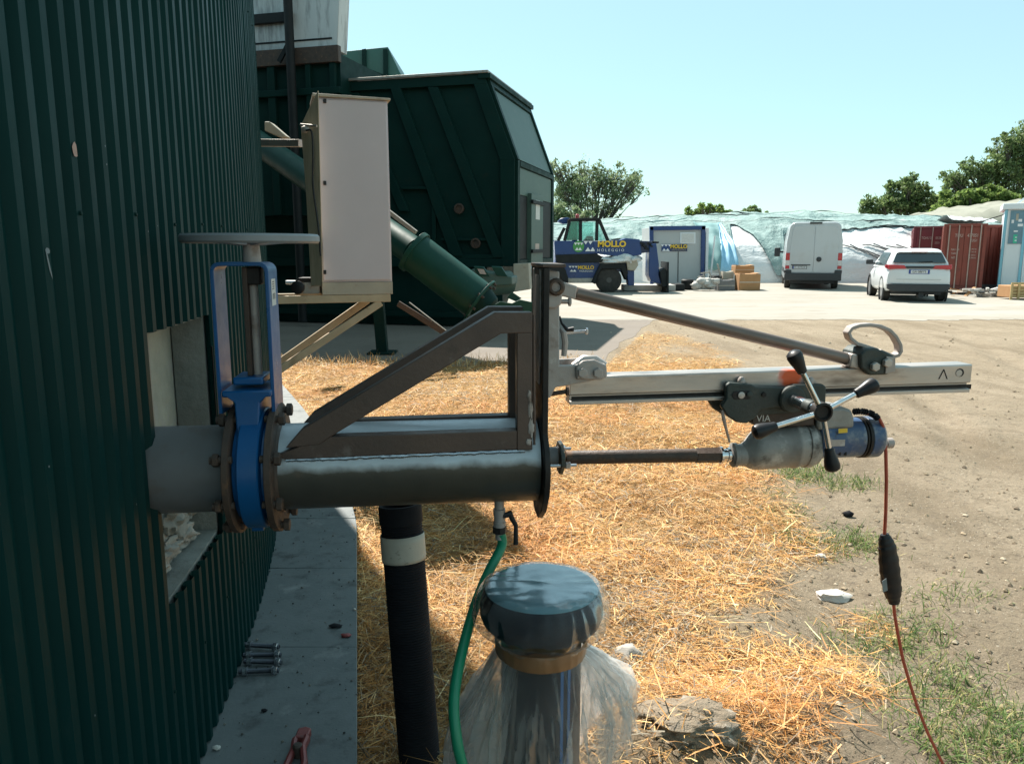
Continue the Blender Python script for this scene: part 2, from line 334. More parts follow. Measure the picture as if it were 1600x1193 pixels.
def hz(x, y):
    x = np.asarray(x, float); y = np.asarray(y, float)
    fade = np.clip((10.3 - y) / 2.0, 0, 1); side = np.clip((16.6 - y) / 3, 0, 1) * np.clip((x - 3.0) / .6, 0, 1)
    k = np.maximum(fade, side)
    n = (vnoise(x, y, 1.3, 1) - .5) * .05 + (vnoise(x, y, 4, 2) - .5) * .026 + (vnoise(x, y, 13, 3) - .5) * .012
    n = n + (vnoise(x, y, 38, 4) - .5) * .006 * np.clip((7 - y) / 3, 0, 1)
    ld = ((x - 2.9) * .94 - (y - 4.0) * .34)
    for off in (0.0, 1.55, 3.1): n = n - (.030 * np.exp(-((ld - off) / .13)**2) - .014 * np.exp(-((np.abs(ld - off) - .24) / .09)**2)) * (.4 + vnoise(x, y, .8, 61)) * np.clip((y - 4.5) / 2, 0, 1)
    return n * k * np.clip(1.2 - .05 * y, .4, 1) - .003 * (1 - k) + mound(x, y)
def straw_mask(x, y):
    x = np.asarray(x, float); y = np.asarray(y, float)
    xb = np.interp(y, XB[0], XB[1]) + (vnoise(x, y, 2.2, 5) - .5) * .6
    m = np.clip((xb - x) / .35 + .3, 0, 1)
    m = m * np.clip((14.8 - y) / 1.0, 0, 1)
    ap = (y > 10.3 + (vnoise(x, y, 2.5, 8) - .5) * .7) & (x < 1.3 + (y - 10.4) * .30)
    m = np.where(ap, 0, m)
    m = m * np.where(y > 10.4, .65, 1)
    g = np.exp(-((x - 2.65)**2 / .12 + (y - 11.9)**2 / .5)); m = m * (1 - .9 * g)
    for mx, my, mr, mh in MOUNDS: m = m * (1 - .92 * np.exp(-((x-mx)**2 + (y-my)**2) / (mr*mr*.9)))
    return m
xs = np.unique(np.concatenate([np.array([-900,-400,-200,-100,-60,-40,-25,-16,-10,-6,-4,-3,-2.5]), np.arange(-2, 4.6, .045), np.arange(4.6, 12, .1), np.array([13,15,18,22,30,45,70,120,250,500,900])]))
ys = np.unique(np.concatenate([np.array([-300,-100,-40,-15,-6,-2,0,1,1.5]), np.arange(1.7, 7, .045), np.arange(7, 17.2, .1), np.array([18,20,25,30,40,60,90,150,300,700,1500])]))
X, Y = np.meshgrid(xs, ys); Z = hz(X, Y)
nx, ny = len(xs), len(ys)
me = bpy.data.meshes.new('ground')
idx = np.arange(nx * ny).reshape(ny, nx)
quads = np.stack([idx[:-1,:-1], idx[:-1,1:], idx[1:,1:], idx[1:,:-1]], -1).reshape(-1, 4)
def fast_mesh(me, verts, quads, colors=None, smooth=True):
    me.vertices.add(len(verts)); me.vertices.foreach_set('co', np.ascontiguousarray(verts, dtype=np.float32).ravel())
    k = quads.shape[1]
    me.loops.add(quads.size); me.loops.foreach_set('vertex_index', quads.astype(np.int32).ravel())
    me.polygons.add(len(quads)); me.polygons.foreach_set('loop_start', np.arange(0, quads.size, k, dtype=np.int32))
    me.polygons.foreach_set('use_smooth', np.full(len(quads), smooth))
    if colors is not None:
        a = me.attributes.new('Col', 'FLOAT_COLOR', 'POINT')
        c4 = np.concatenate([colors, np.ones((len(colors), 1))], 1).astype(np.float32); a.data.foreach_set('color', c4.ravel())
    me.update(calc_edges=True); me.validate()
SMK = straw_mask(X, Y).ravel()
fast_mesh(me, np.stack([X.ravel(), Y.ravel(), Z.ravel()], 1), quads, np.stack([SMK, SMK, SMK], 1))
ground = bpy.data.objects.new('ground', me); col.objects.link(ground); struct(ground)
gm = bpy.data.materials.new('dirt_ground'); gm.use_nodes = True; N = gm.node_tree.nodes; L = gm.node_tree.links; b = N['Principled BSDF']
tc = N.new('ShaderNodeTexCoord')
def nn(scale, det=8, ro=.65):
    n = N.new('ShaderNodeTexNoise'); n.inputs['Scale'].default_value = scale; n.inputs['Detail'].default_value = det; n.inputs['Roughness'].default_value = ro
    L.new(tc.outputs['Object'], n.inputs['Vector']); return n.outputs[0]
def rr(src, lo, hi, a=0., c=1.):
    r = N.new('ShaderNodeMapRange'); r.inputs[1].default_value = lo; r.inputs[2].default_value = hi; r.inputs[3].default_value = a; r.inputs[4].default_value = c; L.new(src, r.inputs[0]); return r.outputs[0]
def mx(f, a, c):
    x = N.new('ShaderNodeMix'); x.data_type = 'RGBA'; L.new(f, x.inputs[0])
    for i, q in ((6, a), (7, c)):
        if isinstance(q, tuple): x.inputs[i].default_value = (*q, 1)
        else: L.new(q, x.inputs[i])
    return x.outputs[2]
dirt = mx(rr(nn(.8), .35, .65), (.315,.255,.185), (.25,.20,.14))
mpw = N.new('ShaderNodeMapping'); mpw.inputs['Scale'].default_value = (.9, .18, 1); mpw.inputs['Rotation'].default_value = (0, 0, .5); L.new(tc.outputs['Object'], mpw.inputs[0]); nw = N.new('ShaderNodeTexNoise'); nw.inputs['Scale'].default_value = 2.2; nw.inputs['Detail'].default_value = 6; L.new(mpw.outputs[0], nw.inputs['Vector'])
dirt = mx(rr(nw.outputs[0], .48, .66), dirt, (.205,.16,.11))
dirt = mx(rr(nn(6), .50, .70), dirt, (.21,.165,.115))
dirt = mx(rr(nn(22, 9, .75), .54, .64), dirt, (.17,.135,.10))
dirt = mx(rr(nn(45, 4), .6, .7), dirt, (.15,.12,.09))
dirt = mx(rr(nn(70, 3), .63, .7), dirt, (.52,.46,.37))
dirt = mx(rr(nn(1.7, 9, .7), .6, .72), dirt, (.24,.19,.13))
strawc = mx(rr(nn(14), .35, .65), (.30,.17,.065), (.42,.27,.12))
strawc = mx(rr(nn(60, 4), .5, .7), strawc, (.14,.075,.03))
at_ = N.new('ShaderNodeAttribute'); at_.attribute_name = 'Col'
L.new(mx(at_.outputs['Fac'], dirt, strawc), b.inputs['Base Color']); b.inputs['Roughness'].default_value = .95; b.inputs['Specular IOR Level'].default_value = .15
bp = N.new('ShaderNodeBump'); bp.inputs['Strength'].default_value = .9; bp.inputs['Distance'].default_value = .03; L.new(nn(26, 10, .78), bp.inputs['Height']); L.new(bp.outputs[0], b.inputs['Normal'])
me.materials.append(gm)

# concrete yard and the darker apron in front of the feeder
def sheet_poly(name, pts, z, m):
    mb = MB(); mb.prism([(p[0], p[1]) for p in pts], z - .05, z, 'z'); return struct(mb.build(name, m, smooth=0))
M['yard'] = mat('pale_yard', (.325,.305,.265), (.27,.25,.215), .35, .92, bump=.25, bs=14, stretch=(.35,1,1), dirt=((.27,.23,.18), .5, .48, .70), dirt2=((.23,.195,.15), 2.5, .54, .70))
M['apron'] = mat('apron_concrete', (.20,.168,.14), (.155,.13,.108), .8, .92, bump=.25, bs=20, dirt=((.165,.135,.105), 1.2, .5, .72), dirt2=((.13,.108,.082), 5, .58, .74))
random.seed(3)
fr = [(70, 16.9), (70, 62), (-45, 62), (-45, 16.9)]
edge = [(x, 16.9 + .28 * mnoise.noise(Vector((x * .5, 0, 3))) + .16 * mnoise.noise(Vector((x * 2.1, 5, 3))) + .22 * mnoise.noise(Vector((x * 5.3, 9, 3)))) for x in np.arange(-44, 69, .12)]
sheet_poly('yard', edge + [(70, 62), (-45, 62)], .003, M['yard'])
ed2 = [(x, 10.55 + .2 * mnoise.noise(Vector((x * .9, 2, 1)))) for x in np.arange(-14, 1.2, .4)]
ed3 = [(1.2 + (y - 10.5) * .30 + .22 * mnoise.noise(Vector((1, y * .9, 7))), y) for y in np.arange(10.7, 17.2, .35)]
sheet_poly('apron_pavement', ed2 + ed3 + [(-14, 17.2)], .0008, M['apron'])

# ---------------------------------------------------------------- straw, grass, pebbles (uncountable)
def blades(name, P, th, el, ln, w, droop, colr, m, kind='stuff', label=None, parent=None):
    n = len(P); dx = np.cos(th) * np.cos(el); dy = np.sin(th) * np.cos(el); dz = np.sin(el)
    D = np.stack([dx, dy, dz], 1); S = np.stack([-np.sin(th), np.cos(th), rng.normal(0, .5, n)], 1); S /= np.linalg.norm(S, axis=1)[:, None]
    bend = rng.normal(0, .22, n)[:, None] * S * ln[:, None]
    p0 = P; p1 = P + D * (ln * .5)[:, None] + bend * .5; p2 = P + D * ln[:, None] + bend * 1.1; p2[:, 2] -= droop * ln; p1[:, 2] -= droop * .2 * ln
    W = S * (w / 2)[:, None]
    V = np.stack([p0 - W, p0 + W, p1 - W * .95, p1 + W * .95, p2 - W * .35, p2 + W * .35], 1).reshape(-1, 3)
    b0 = (np.arange(n) * 6)[:, None]
    Q = np.concatenate([b0 + np.array([0,1,3,2]), b0 + np.array([2,3,5,4])], 1).reshape(-1, 4)
    me = bpy.data.meshes.new(name); fast_mesh(me, V, Q, np.repeat(colr, 6, 0), False); me.materials.append(m)
    o = bpy.data.objects.new(name, me); col.objects.link(o); o['kind'] = kind
    if label: o['label'] = label
    if parent: o.parent = parent
    return o
M['straw'] = vmat('straw', .6, .18, spec=.35)
M['grass'] = vmat('grass', .6, .35)
def pick(cols, n, jit=.12):
    c = np.array(cols)[rng.integers(0, len(cols), n)]; return np.clip(c * (1 + rng.normal(0, jit, (n, 1))), 0, 1)
NS = 620000
u = rng.random(NS); y0, y1 = 1.6, 14.8; e = -.9
yy = (y0**e + u * (y1**e - y0**e)) ** (1/e)
xx = (-.42 * yy - .5) + rng.random(NS) * (4.2 + .42 * yy)
# keep to the straw
lx = np.interp(yy, OY, OX) + .012
mk = straw_mask(xx, yy); keep = (rng.random(NS) < mk * (.35 + .95 * vnoise(xx, yy, 3.1, 9))) & (xx > lx)
xx, yy = xx[keep], yy[keep]; n = len(xx)
zz = hz(xx, yy) + rng.random(n) ** 2 * .05 * (.3 + vnoise(xx, yy, 2.4, 11) * 1.2)
ln = np.where(rng.random(n) < .80, rng.uniform(.012, .07, n), rng.uniform(.06, .17, n)) * (1 + .05 * yy); w = (.0009 + rng.random(n) ** 2.5 * .0029) * (1 + .16 * yy)
STRAW = [(.62,.42,.19), (.70,.51,.26), (.55,.32,.12), (.62,.36,.13), (.50,.28,.10), (.78,.62,.38), (.56,.32,.12), (.36,.20,.08)]
cc = pick(STRAW, n, .16) * (.62 + .5 * vnoise(xx, yy, 1.9, 21) + .28 * vnoise(xx, yy, 7, 22))[:, None] * np.array([1.06, .95, .80])
grey_ = (rng.random(n) < .14 + .25 * np.clip((vnoise(xx, yy, 1.1, 52) - .62) * 5, 0, 1))[:, None]; lum = cc.mean(1)[:, None]; cc = np.where(grey_, lum * np.array([.95, .82, .62]) * .8, cc)
# reddish patches
rp = vnoise(xx, yy, 1.5, 33)[:, None]; cc = cc * (1 - .28 * np.clip((rp - .55) * 4, 0, 1) * np.array([.0, .5, .9]))
blades('straw_litter', np.stack([xx, yy, zz], 1), rng.uniform(0, 2*np.pi, n), rng.normal(.05, .17, n), ln, w, rng.uniform(-.05, .35, n), np.clip(cc, 0, .9), M['straw'], label='dry golden straw strewn thickly over the ground beside the ledge')
# standing dry stalks at the near straw edge and against the apron
n = 2600; yy = np.where(rng.random(n) < .6, rng.normal(10.3, .18, n), rng.uniform(2, 10, n)); xx = rng.uniform(-3.4, 1.2, n)
lx = np.interp(yy, OY, OX) + .012; kp = (xx > lx) & (straw_mask(xx, np.minimum(yy, 10)) > .3); xx, yy = xx[kp], yy[kp]; n = len(xx)
blades('dry_stalks', np.stack([xx, yy, hz(xx, yy)], 1), rng.uniform(0, 6.28, n), rng.normal(1.0, .35, n), rng.uniform(.06, .22, n), (.002 + .0005 * yy), rng.uniform(.1, .4, n), pick(STRAW, n), M['straw'], label='short upright dry stalks at the edge of the straw')
# green grass tufts on the dirt side
TUFT = [(1262,738,.22,1.),(1245,745,.16,.7),(1325,758,.16,.8),(1350,752,.1,.5),(1338,838,.16,.9),(1360,850,.12,.7),(1290,850,.2,.5),(1240,835,.18,.35),(1220,800,.2,.3),
        (1415,1000,.10,1.),(1455,985,.12,.6),(1385,965,.12,.5),(1370,1010,.16,.6),(1320,1000,.14,.45),(1470,1065,.14,.9),(1510,1045,.12,.5),(1440,1090,.14,.7),(1535,1100,.12,.6),(1585,1130,.13,1.3),
        (1500,1150,.16,.8),(1470,1180,.12,.9),(1545,1175,.12,.8),(1510,930,.16,.35),(1450,940,.12,.35),(1375,1060,.12,.3),(1160,1100,.06,.4),(1130,1125,.07,.5),(1590,1185,.10,1.0),(1420,1150,.10,.5),(1210,770,.15,.25)]
P = []; tl = []
for px, py, r_, dn in TUFT:
    g = gnd(px, py); k = int(230 * dn * (r_ / .14) ** 2 * .8) + 30
    q = rng.normal(0, r_ * .55, (k, 2)); P.append(np.stack([g.x + q[:,0], g.y + q[:,1]], 1)); tl.append(np.full(k, .6 + .5 * dn))
P = np.concatenate(P); tl = np.concatenate(tl); n = len(P)
GR = [(.10,.18,.045),(.14,.22,.06),(.19,.25,.08),(.09,.15,.05),(.25,.27,.10),(.42,.36,.16)]
blades('green_grass', np.column_stack([P, hz(P[:,0], P[:,1])]), rng.uniform(0, 6.28, n), rng.normal(.85, .35, n), rng.uniform(.03, .10, n) * tl, .0022 + .0009 * rng.random(n) + .0003 * P[:,1], rng.uniform(.1, .5, n), pick(GR, n), M['grass'], label='patchy low green grass growing along the dirt edge')
# pebbles and crumbs of soil
n = 9000; u = rng.random(n); yy = (1.7**-1.2 + u * (16**-1.2 - 1.7**-1.2)) ** (-1/1.2); xx = .2 + rng.random(n) * (1 + yy * .75)
kp = rng.random(n) > straw_mask(xx, yy) * .93; xx, yy = xx[kp], yy[kp]; n = len(xx)
sz = (.0024 + .011 * rng.random(n) ** 5) * (1 + .10 * yy); zc = hz(xx, yy) + sz * .2
oct_ = np.array([(1,0,0),(0,1,0),(-1,0,0),(0,-1,0),(0,0,.7),(0,0,-.7)])
jit = rng.uniform(.6, 1.3, (n, 6, 1)); V = (oct_[None] * jit * sz[:, None, None] + np.stack([xx, yy, zc], 1)[:, None]).reshape(-1, 3)
F = np.array([(0,1,4),(1,2,4),(2,3,4),(3,0,4),(1,0,5),(2,1,5),(3,2,5),(0,3,5)]); Q = ((np.arange(n) * 6)[:, None, None] + F[None]).reshape(-1, 3)
me = bpy.data.meshes.new('pebbles'); fast_mesh(me, V, Q, np.repeat(pick([(.36,.28,.19),(.25,.19,.13),(.42,.35,.26),(.18,.14,.10),(.28,.22,.15)], n), 6, 0), False)
M['peb'] = vmat('pebble', .9); me.materials.append(M['peb']); o = bpy.data.objects.new('pebbles', me); col.objects.link(o); o['kind'] = 'stuff'; o['label'] = 'small pebbles and soil crumbs over the bare dirt'

# single stones one can point at
def stone(px, py, rad, label, m, seed, sink=.35, amp=.5):
    g = gnd(px, py); z = float(hz(g.x, g.y))
    mb = MB(); mb.blob((0, 0, rad[2] * (1 - sink)), rad, seed, amp, 1.7, 12, 8); o = mb.build('stone', m, smooth=60); o.location = (g.x, g.y, z); tag(o, label, 'stone', 'loose stones'); return o
stone(1302, 928, (.075,.045,.022), 'flat white stone lying between straw and grass below the power cord connector', M['stonew'], 1)
stone(980, 1036, (.055,.05,.035), 'lumpy pale grey stone at the straw edge right of the plastic wrap', M['stone'], 2)
stone(1298, 1060, (.022,.018,.014), 'small white pebble, left one of a pair on grey soil', M['stonew'], 3)
stone(1328, 1058, (.026,.018,.012), 'small white pebble, right one of a pair on grey soil', M['stonew'], 4)
stone(1282, 868, (.03,.022,.014), 'small pale stone beside the grass tuft left of the cord', M['stonew'], 6)
stone(1325, 806, (.03,.02,.02), 'small dark stone on the dirt left of the hanging cord', M['blackrub'], 7)
def clod(name, px, py, rad, label, seed, sink):
    g = gnd(px, py); mb = MB(); nu, nv = 48, 26; rings = []
    for j in range(nv + 1):
        t = math.pi * (j + .001) / (nv + .002); ring = []
        for i in range(nu):
            p = 2 * math.pi * i / nu; d = Vector((math.sin(t) * math.cos(p), math.sin(t) * math.sin(p), math.cos(t)))
            k = 1 + .35 * mnoise.noise(d * 1.4 + Vector((seed, 0, 0))) + .22 * mnoise.noise(d * 4 + Vector((0, seed, 0))) + .14 * mnoise.noise(d * 9) + .08 * mnoise.noise(d * 20)
            ring.append((d.x * rad[0] * k, d.y * rad[1] * k, d.z * rad[2] * k + rad[2] * (1 - sink)))
        rings.append(ring)
    mb.loft(rings); o = mb.build(name, M['soil'], smooth=70); o.location = (g.x, g.y, float(hz(g.x, g.y)) - .02); return tag(o, label, 'soil')
M['soil'] = mat('grey_soil', (.27,.215,.155), (.19,.15,.105), 9, .95, bump=.8, bs=45, bd=.02, dirt=((.36,.32,.265), 14, .55, .68), dirt2=((.11,.09,.07), 24, .58, .68))
clod('soil_clod', 1075, 1188, (.15,.10,.045), 'large grey lump of dried soil right of the wrapped pipe', 3, .62)
g = gnd(1236, 1075)
mb = MB(); mb.bar((-.05,.03,.01), (.05,-.03,.02), .018, .01); o = mb.build('wood_scrap', M['wood'], bevel=.002); o.location = (g.x, g.y, float(hz(g.x, g.y)) + .005); tag(o, 'small dark splinter of wood on the soil near white pebbles', 'wood')
# ================================================================= the green tank
def tp(a, r, z): return (TC[0] + r * math.cos(a), TC[1] + r * math.sin(a), z)
tank = thing('storage_tank', 'large round tank clad in dark green ribbed sheet metal along the left', 'tank', (TC[0], TC[1], 0))
tank['offx'], tank['offy'], tank['offz'] = TC[0], TC[1], 0.0
PITCHA = .070 / TR; TOPZ = 6.4
rj = random.Random(12)
PROF = [(0, 0), (.34, 0), (.50, .016), (.84, .016)]          # fraction of pitch, height above the valley
aL, _ = tank_hit(233, 735); aR, _ = tank_hit(319, 670)
_, zT1 = tank_hit(216, 520); _, zT2 = tank_hit(309, 497); _, zB1 = tank_hit(250, 955); _, zB2 = tank_hit(330, 850)
HT = (zT1 + zT2) / 2; HB = (zB1 + zB2) / 2
iL = round(aL / PITCHA); iR = round(aR / PITCHA)
HA0 = iL * PITCHA; HA1 = (iR + .9) * PITCHA
NP = int(round(2 * math.pi / PITCHA)); SH = 16
for s0 in range(-220, NP - 220, SH):
    mb = MB(); cnt = min(SH, NP - 220 - s0); far = s0 > 260 or s0 < -90
    cols = []
    for i in range(s0, s0 + cnt):
        if far: cols += [(i * PITCHA, .0), ((i + .5) * PITCHA, .016)]
        else:
            ja = rj.uniform(-.022, .022); jh = rj.uniform(-.0012, .0012)
            cols += [((i + f + (ja if h else 0)) * PITCHA, h + (jh if h else rj.uniform(0, .0006))) for f, h in PROF]
    cols.append(((s0 + cnt) * PITCHA, 0))
    for k in range(len(cols) - 1):
        (a0, h0), (a1, h1) = cols[k], cols[k + 1]
        segs = [(LEDGE_Z + .004, TOPZ)]
        if a0 >= HA0 - 1e-6 and a1 <= HA1 + 1e-6: segs = [(LEDGE_Z + .004, HB), (HT, TOPZ)]
        for z0, z1 in segs:
            q = [tp(a0, TR + h0, z0), tp(a1, TR + h1, z0), tp(a1, TR + h1, z1), tp(a0, TR + h0, z1)]; mb.add(q, [(0,1,2,3)])
    o = mb.build('cladding_sheet', M['clad'], tank, smooth=0, recalc=False)
mb = MB()
for i in range(-80, 130, 4):
    for z_ in (.42, 1.62, 2.62, 3.62):
        a_ = (i + .67) * PITCHA
        if HA0 - .01 < a_ < HA1 + .01 and HB - .1 < z_ < HT + .1: continue
        nut(mb, tp(a_, TR + .0155, z_ + .01 * math.sin(i)), (math.cos(a_), math.sin(a_), 0), .0045, .005) if 'nut' in globals() else mb.lathe([(0,.0045),(.004,.0045),(.005,.003)], tp(a_, TR + .0155, z_ + .008 * math.sin(i)), (math.cos(a_), math.sin(a_), 0), 6)
o = mb.build('screw_heads', M['feeder'], tank, smooth=0); o['kind'] = 'stuff'
# concrete core seen through the cut-out, roof and the cut edges
mb = MB(); mb.loft([[tp(2*math.pi*k/160, TR - .10, z) for k in range(160)] for z in (0, TOPZ - .05)], True, False); mb.build('concrete_wall', M['coreconc'], tank, smooth=60)
mb = MB(); mb.loft([[tp(2*math.pi*k/120, r_, z) for k in range(120)] for r_, z in ((TR + .05, TOPZ - .08), (TR + .05, TOPZ + .04), (TR - 3, TOPZ + .5), (TR - 9, TOPZ + 1.1), (.3, TOPZ + 1.3))], True, True); mb.build('roof', M['feeder'], tank)
def arcbox(a0, a1, r0, r1, z0, z1, n=6):
    mb = MB(); mb.loft([[tp(a, r0, z0), tp(a, r1, z0), tp(a, r1, z1), tp(a, r0, z1)] for a in [a0 + (a1 - a0) * k / n for k in range(n + 1)]]); return mb
t_ = .004 / TR
arcbox(HA0 - .05 / TR, HA0 + .012 / TR, TR - .098, TR - .004, HB, HT).build('insulation_edge', M['foam'], tank)
arcbox(HA1 - .004 / TR, HA1 + .05 / TR, TR - .098, TR - .004, HB, HT).build('insulation_edge', M['foam'], tank)
arcbox(HA0, HA1, TR - .098, TR - .004, HT - .006, HT + .06).build('insulation_edge', M['foam'], tank)
arcbox(HA0, HA1, TR - .098, TR - .004, HB - .06, HB + .006).build('insulation_edge', M['foam'], tank)
# left grey foam slab still in the opening, torn foam below the pipe
mid = HA0 + (HA1 - HA0) * .40
arcbox(HA0 + .013 / TR, mid, TR - .097, TR - .06, HB + .42, HT - .008).build('foam_board', M['foamw'], tank, bevel=.004)
random.seed(5)
for k in range(11):
    a = HA0 + (HA1 - HA0) * random.uniform(.05, .95); z = HB + random.uniform(.02, .16 if k < 8 else .3); p = tp(a, TR - .085, z)
    mb = MB(); r0 = random.uniform(.035, .075); mb.blob((0,0,0), (r0 * .6, r0 * 1.2, r0 * random.uniform(.5, .9)), k, .6, 3.2, 36, 24)
    o = mb.build('foam_lump', M['foamw'] if k % 2 else M['foam'], tank, smooth=50); o.location = (p[0] - TC[0], p[1] - TC[1], p[2])
# bent strips of cut sheet at the opening
mb = MB(); mb.bar(tp(HA1 + .01/TR, TR + .012, HB + .05), tp(HA1 + .012/TR, TR + .014, HT - .1), .012, .003); mb.build('cut_edge', M['darksteel'], tank)
# chipped paint and a scratch
def chip(px, py, w_, h_, m, nm='paint_chip', tilt=0):
    a, z = tank_hit(px, py, TR + .0175); a = (math.floor(a / PITCHA) + .67) * PITCHA; mb = MB(); n = 9
    pts = [(w_ * math.cos(2*math.pi*k/n) * random.uniform(.7, 1.1), h_ * math.sin(2*math.pi*k/n) * random.uniform(.8, 1.1)) for k in range(n)]
    c_, s_ = math.cos(tilt), math.sin(tilt)
    mb.add([tp(a + (x * c_ - y * s_) / TR, TR + .0178, z + x * s_ + y * c_) for x, y in pts], [tuple(range(n))]); mb.build(nm, m, tank, smooth=0)
chip(104, 231, .011, .016, M['chip'])
chip(56, 412, .0032, .030, M['scratch'], tilt=.25); chip(52, 392, .008, .006, M['scratch'])
for px, py in ((222, 361), (155, 254), (170, 230), (210, 790), (142, 1125), (68, 733), (238, 352)): chip(px, py, .002, .0025, M['scratch'])

# ================================================================= foundation ledge along the tank, straight outer edge
OUTL = [(.55, -3.0), (-.443, 1.975), (-.835, 3.94), (-1.20, 5.2), (-1.95, 7.0), (-2.85, 9.0), (-4.3, 11.5)]
def outx(y): return float(np.interp(y, [p[1] for p in OUTL], [p[0] for p in OUTL]))
def inx(y, r=TR): return TC[0] + math.sqrt(r * r - (y - TC[1]) ** 2)
def ledge_piece(y0, y1, z0, z1, inset=0.0, n=6):
    mb = MB(); mb.loft([[(inx(y, TR - .06), y, z0), (outx(y) - inset, y, z0), (outx(y) - inset, y, z1), (inx(y, TR - .06), y, z1)] for y in [y0 + (y1 - y0) * k / n for k in range(n + 1)]]); return mb
lg = ledge_piece(-3.0, 11.4, -.1, LEDGE_Z - .008, .006, 90).build('foundation_ledge', M['ledgeside']); struct(lg)
random.seed(2); y = -1.0; YJ = []
while y < 10.5:
    w_ = random.uniform(.52, .85); ledge_piece(y + .0015, y + w_ - .0015, LEDGE_Z - .03, LEDGE_Z + random.uniform(-.001, .001), 0).build('slab', M['ledge'], lg, bevel=.0025, seg=1); y += w_
def on_ledge(px, py): return gnd(px, py, LEDGE_Z + .002)
# the four studs with nuts
def stud(px, py, label, ang, dz):
    g = on_ledge(px, py); st = thing('stud_bolt', label, 'bolt', (g.x, g.y, g.z + .011 + dz), (0, 0, ang), 'stud bolts laid on the ledge')
    mb = MB(); rg = []
    for k in range(61):
        rg.append((-.068 + k * .136 / 60, .0082 + (.0009 if k % 2 else -.0003)))
    mb.lathe(rg, axis=(1,0,0), n=12); mb.build('threaded_rod', M['boltd'], st)
    for x in (-.056, .048):
        mb = MB(); mb.lathe([(0, .011), (.0015, .0145), (.0125, .0145), (.014, .011)], (x, 0, 0), (1,0,0), 6); mb.build('nut', M['zinc'], st, smooth=0)
        mb = MB(); mb.lathe([(0, .016), (.0025, .016)], (x + (.0145 if x < 0 else -.003), 0, 0), (1,0,0), 16); mb.build('washer', M['zinc'], st)
stud(405, 1052, 'threaded stud bolt nearest the camera of the four on the ledge', .06, 0)
stud(411, 1038, 'threaded stud bolt, second from the camera of the four on the ledge', -.05, .001)
stud(410, 1027, 'threaded stud bolt, third from the camera of the four on the ledge', .02, 0)
stud(409, 1014, 'threaded stud bolt farthest from the camera of the four on the ledge', -.12, .004)
# red clamp
g = on_ledge(467, 1185); cl = thing('pipe_pliers', 'worn red steel pliers lying on the ledge at the bottom edge', 'pliers', (g.x, g.y, g.z), (0, 0, R(6)))
mb = MB(); mb.tube([(-.030,-.15,.012),(-.026,-.05,.014),(-.018,.02,.016),(-.020,.06,.016),(-.012,.088,.014)], [.012,.013,.012,.014,.009], 8, flat=(1.1,.8)); mb.build('handle', M['red'], cl)
mb = MB(); mb.tube([(.030,-.15,.018),(.024,-.05,.022),(.010,.015,.024),(.014,.055,.022),(.006,.080,.018)], [.012,.013,.012,.014,.009], 8, flat=(1.1,.8)); mb.build('handle', M['red'], cl)
mb = MB(); mb.lathe([(0,.012),(.008,.014),(.036,.014),(.040,.010)], (-.004, .012, 0), (0,0,1), 14); mb.build('pivot', M['rust'], cl)
mb = MB(); mb.prism([(-.022,.06),(.016,.055),(.022,.10),(.004,.112),(-.018,.105)], .006, .03, 'z'); mb.build('jaw', M['red'], cl, bevel=.004)
for k, (px, py, rad, m_, lb) in enumerate([(524,978,(.026,.014,.006),M['blackrub'],'dark flat flake of debris on the ledge slab'), (541,993,(.022,.012,.006),M['red'],'reddish flake of debris on the ledge slab'),
        (339,1169,(.012,.009,.006),M['stonew'],'tiny white chip on the ledge by the tank cladding'), (554,952,(.006,.005,.004),M['stonew'],'tiny pale crumb near the outer ledge edge'), (413,1110,(.010,.008,.004),M['blackrub'],'tiny dark crumb on the ledge between studs and pliers')]):
    g = on_ledge(px, py); mb = MB(); mb.blob((0,0,rad[2]*.6), rad, 20 + k, .5, 2); o = mb.build('debris', m_, smooth=50); o.location = g; tag(o, lb, 'debris', 'crumbs on the ledge')
n = 800; aa = rng.uniform(R(4), R(18), n); rr_ = TR + rng.random(n) * (LEDGE_W - .03) + .015; s_ = .0010 + .005 * rng.random(n) ** 5
V = (oct_[None] * s_[:, None, None] + np.stack([TC[0] + rr_ * np.cos(aa), TC[1] + rr_ * np.sin(aa), np.full(n, LEDGE_Z + .003)], 1)[:, None]).reshape(-1, 3)
Q = ((np.arange(n) * 6)[:, None, None] + F[None]).reshape(-1, 3); me = bpy.data.meshes.new('grit'); fast_mesh(me, V, Q, np.repeat(pick([(.05,.05,.05),(.2,.18,.15),(.09,.08,.075)], n), 6, 0), False)
me.materials.append(M['peb']); o = bpy.data.objects.new('grit', me); col.objects.link(o); o['kind'] = 'stuff'; o['label'] = 'fine dark grit scattered on the ledge slabs'

# ================================================================= rig frame: x along the pipe, y away from the camera, z up
RA = R(6.5); E2 = Vector((-math.sin(RA), math.cos(RA), 0)); RPT = Vector((-.89, 1.87, 1))
def plane_pt(px, py, d=0.0):
    r = ray(px, py); o = Vector((0, 0, CAM_H)); t = ((RPT - o).dot(E2) + d) / r.dot(E2); return o + r * t
pa = plane_pt(300, 732); pb = plane_pt(830, 716.5)
E1 = (pb - pa).normalized(); E3 = E1.cross(E2); RO = pb
RROT = Matrix((E1, E2, E3)).transposed().to_euler()
def r2(px, py, d=0.0):
    p = plane_pt(px, py, d) - RO; return (p.dot(E1), p.dot(E3))
def r3(px, py, d=0.0):
    s_, h_ = r2(px, py, d); return (s_, d, h_)
def PL(d, *pts): return [r2(x, y, d) for x, y in pts]
def rthing(name, label, cat, off=(0,0,0), group=None):
    o = thing(name, label, cat, RO + E1 * off[0] + E2 * off[1] + E3 * off[2], RROT, group); o['offx'], o['offy'], o['offz'] = off; return o
def S(px, py=722, d=0.0): return r2(px, py, d)[0]
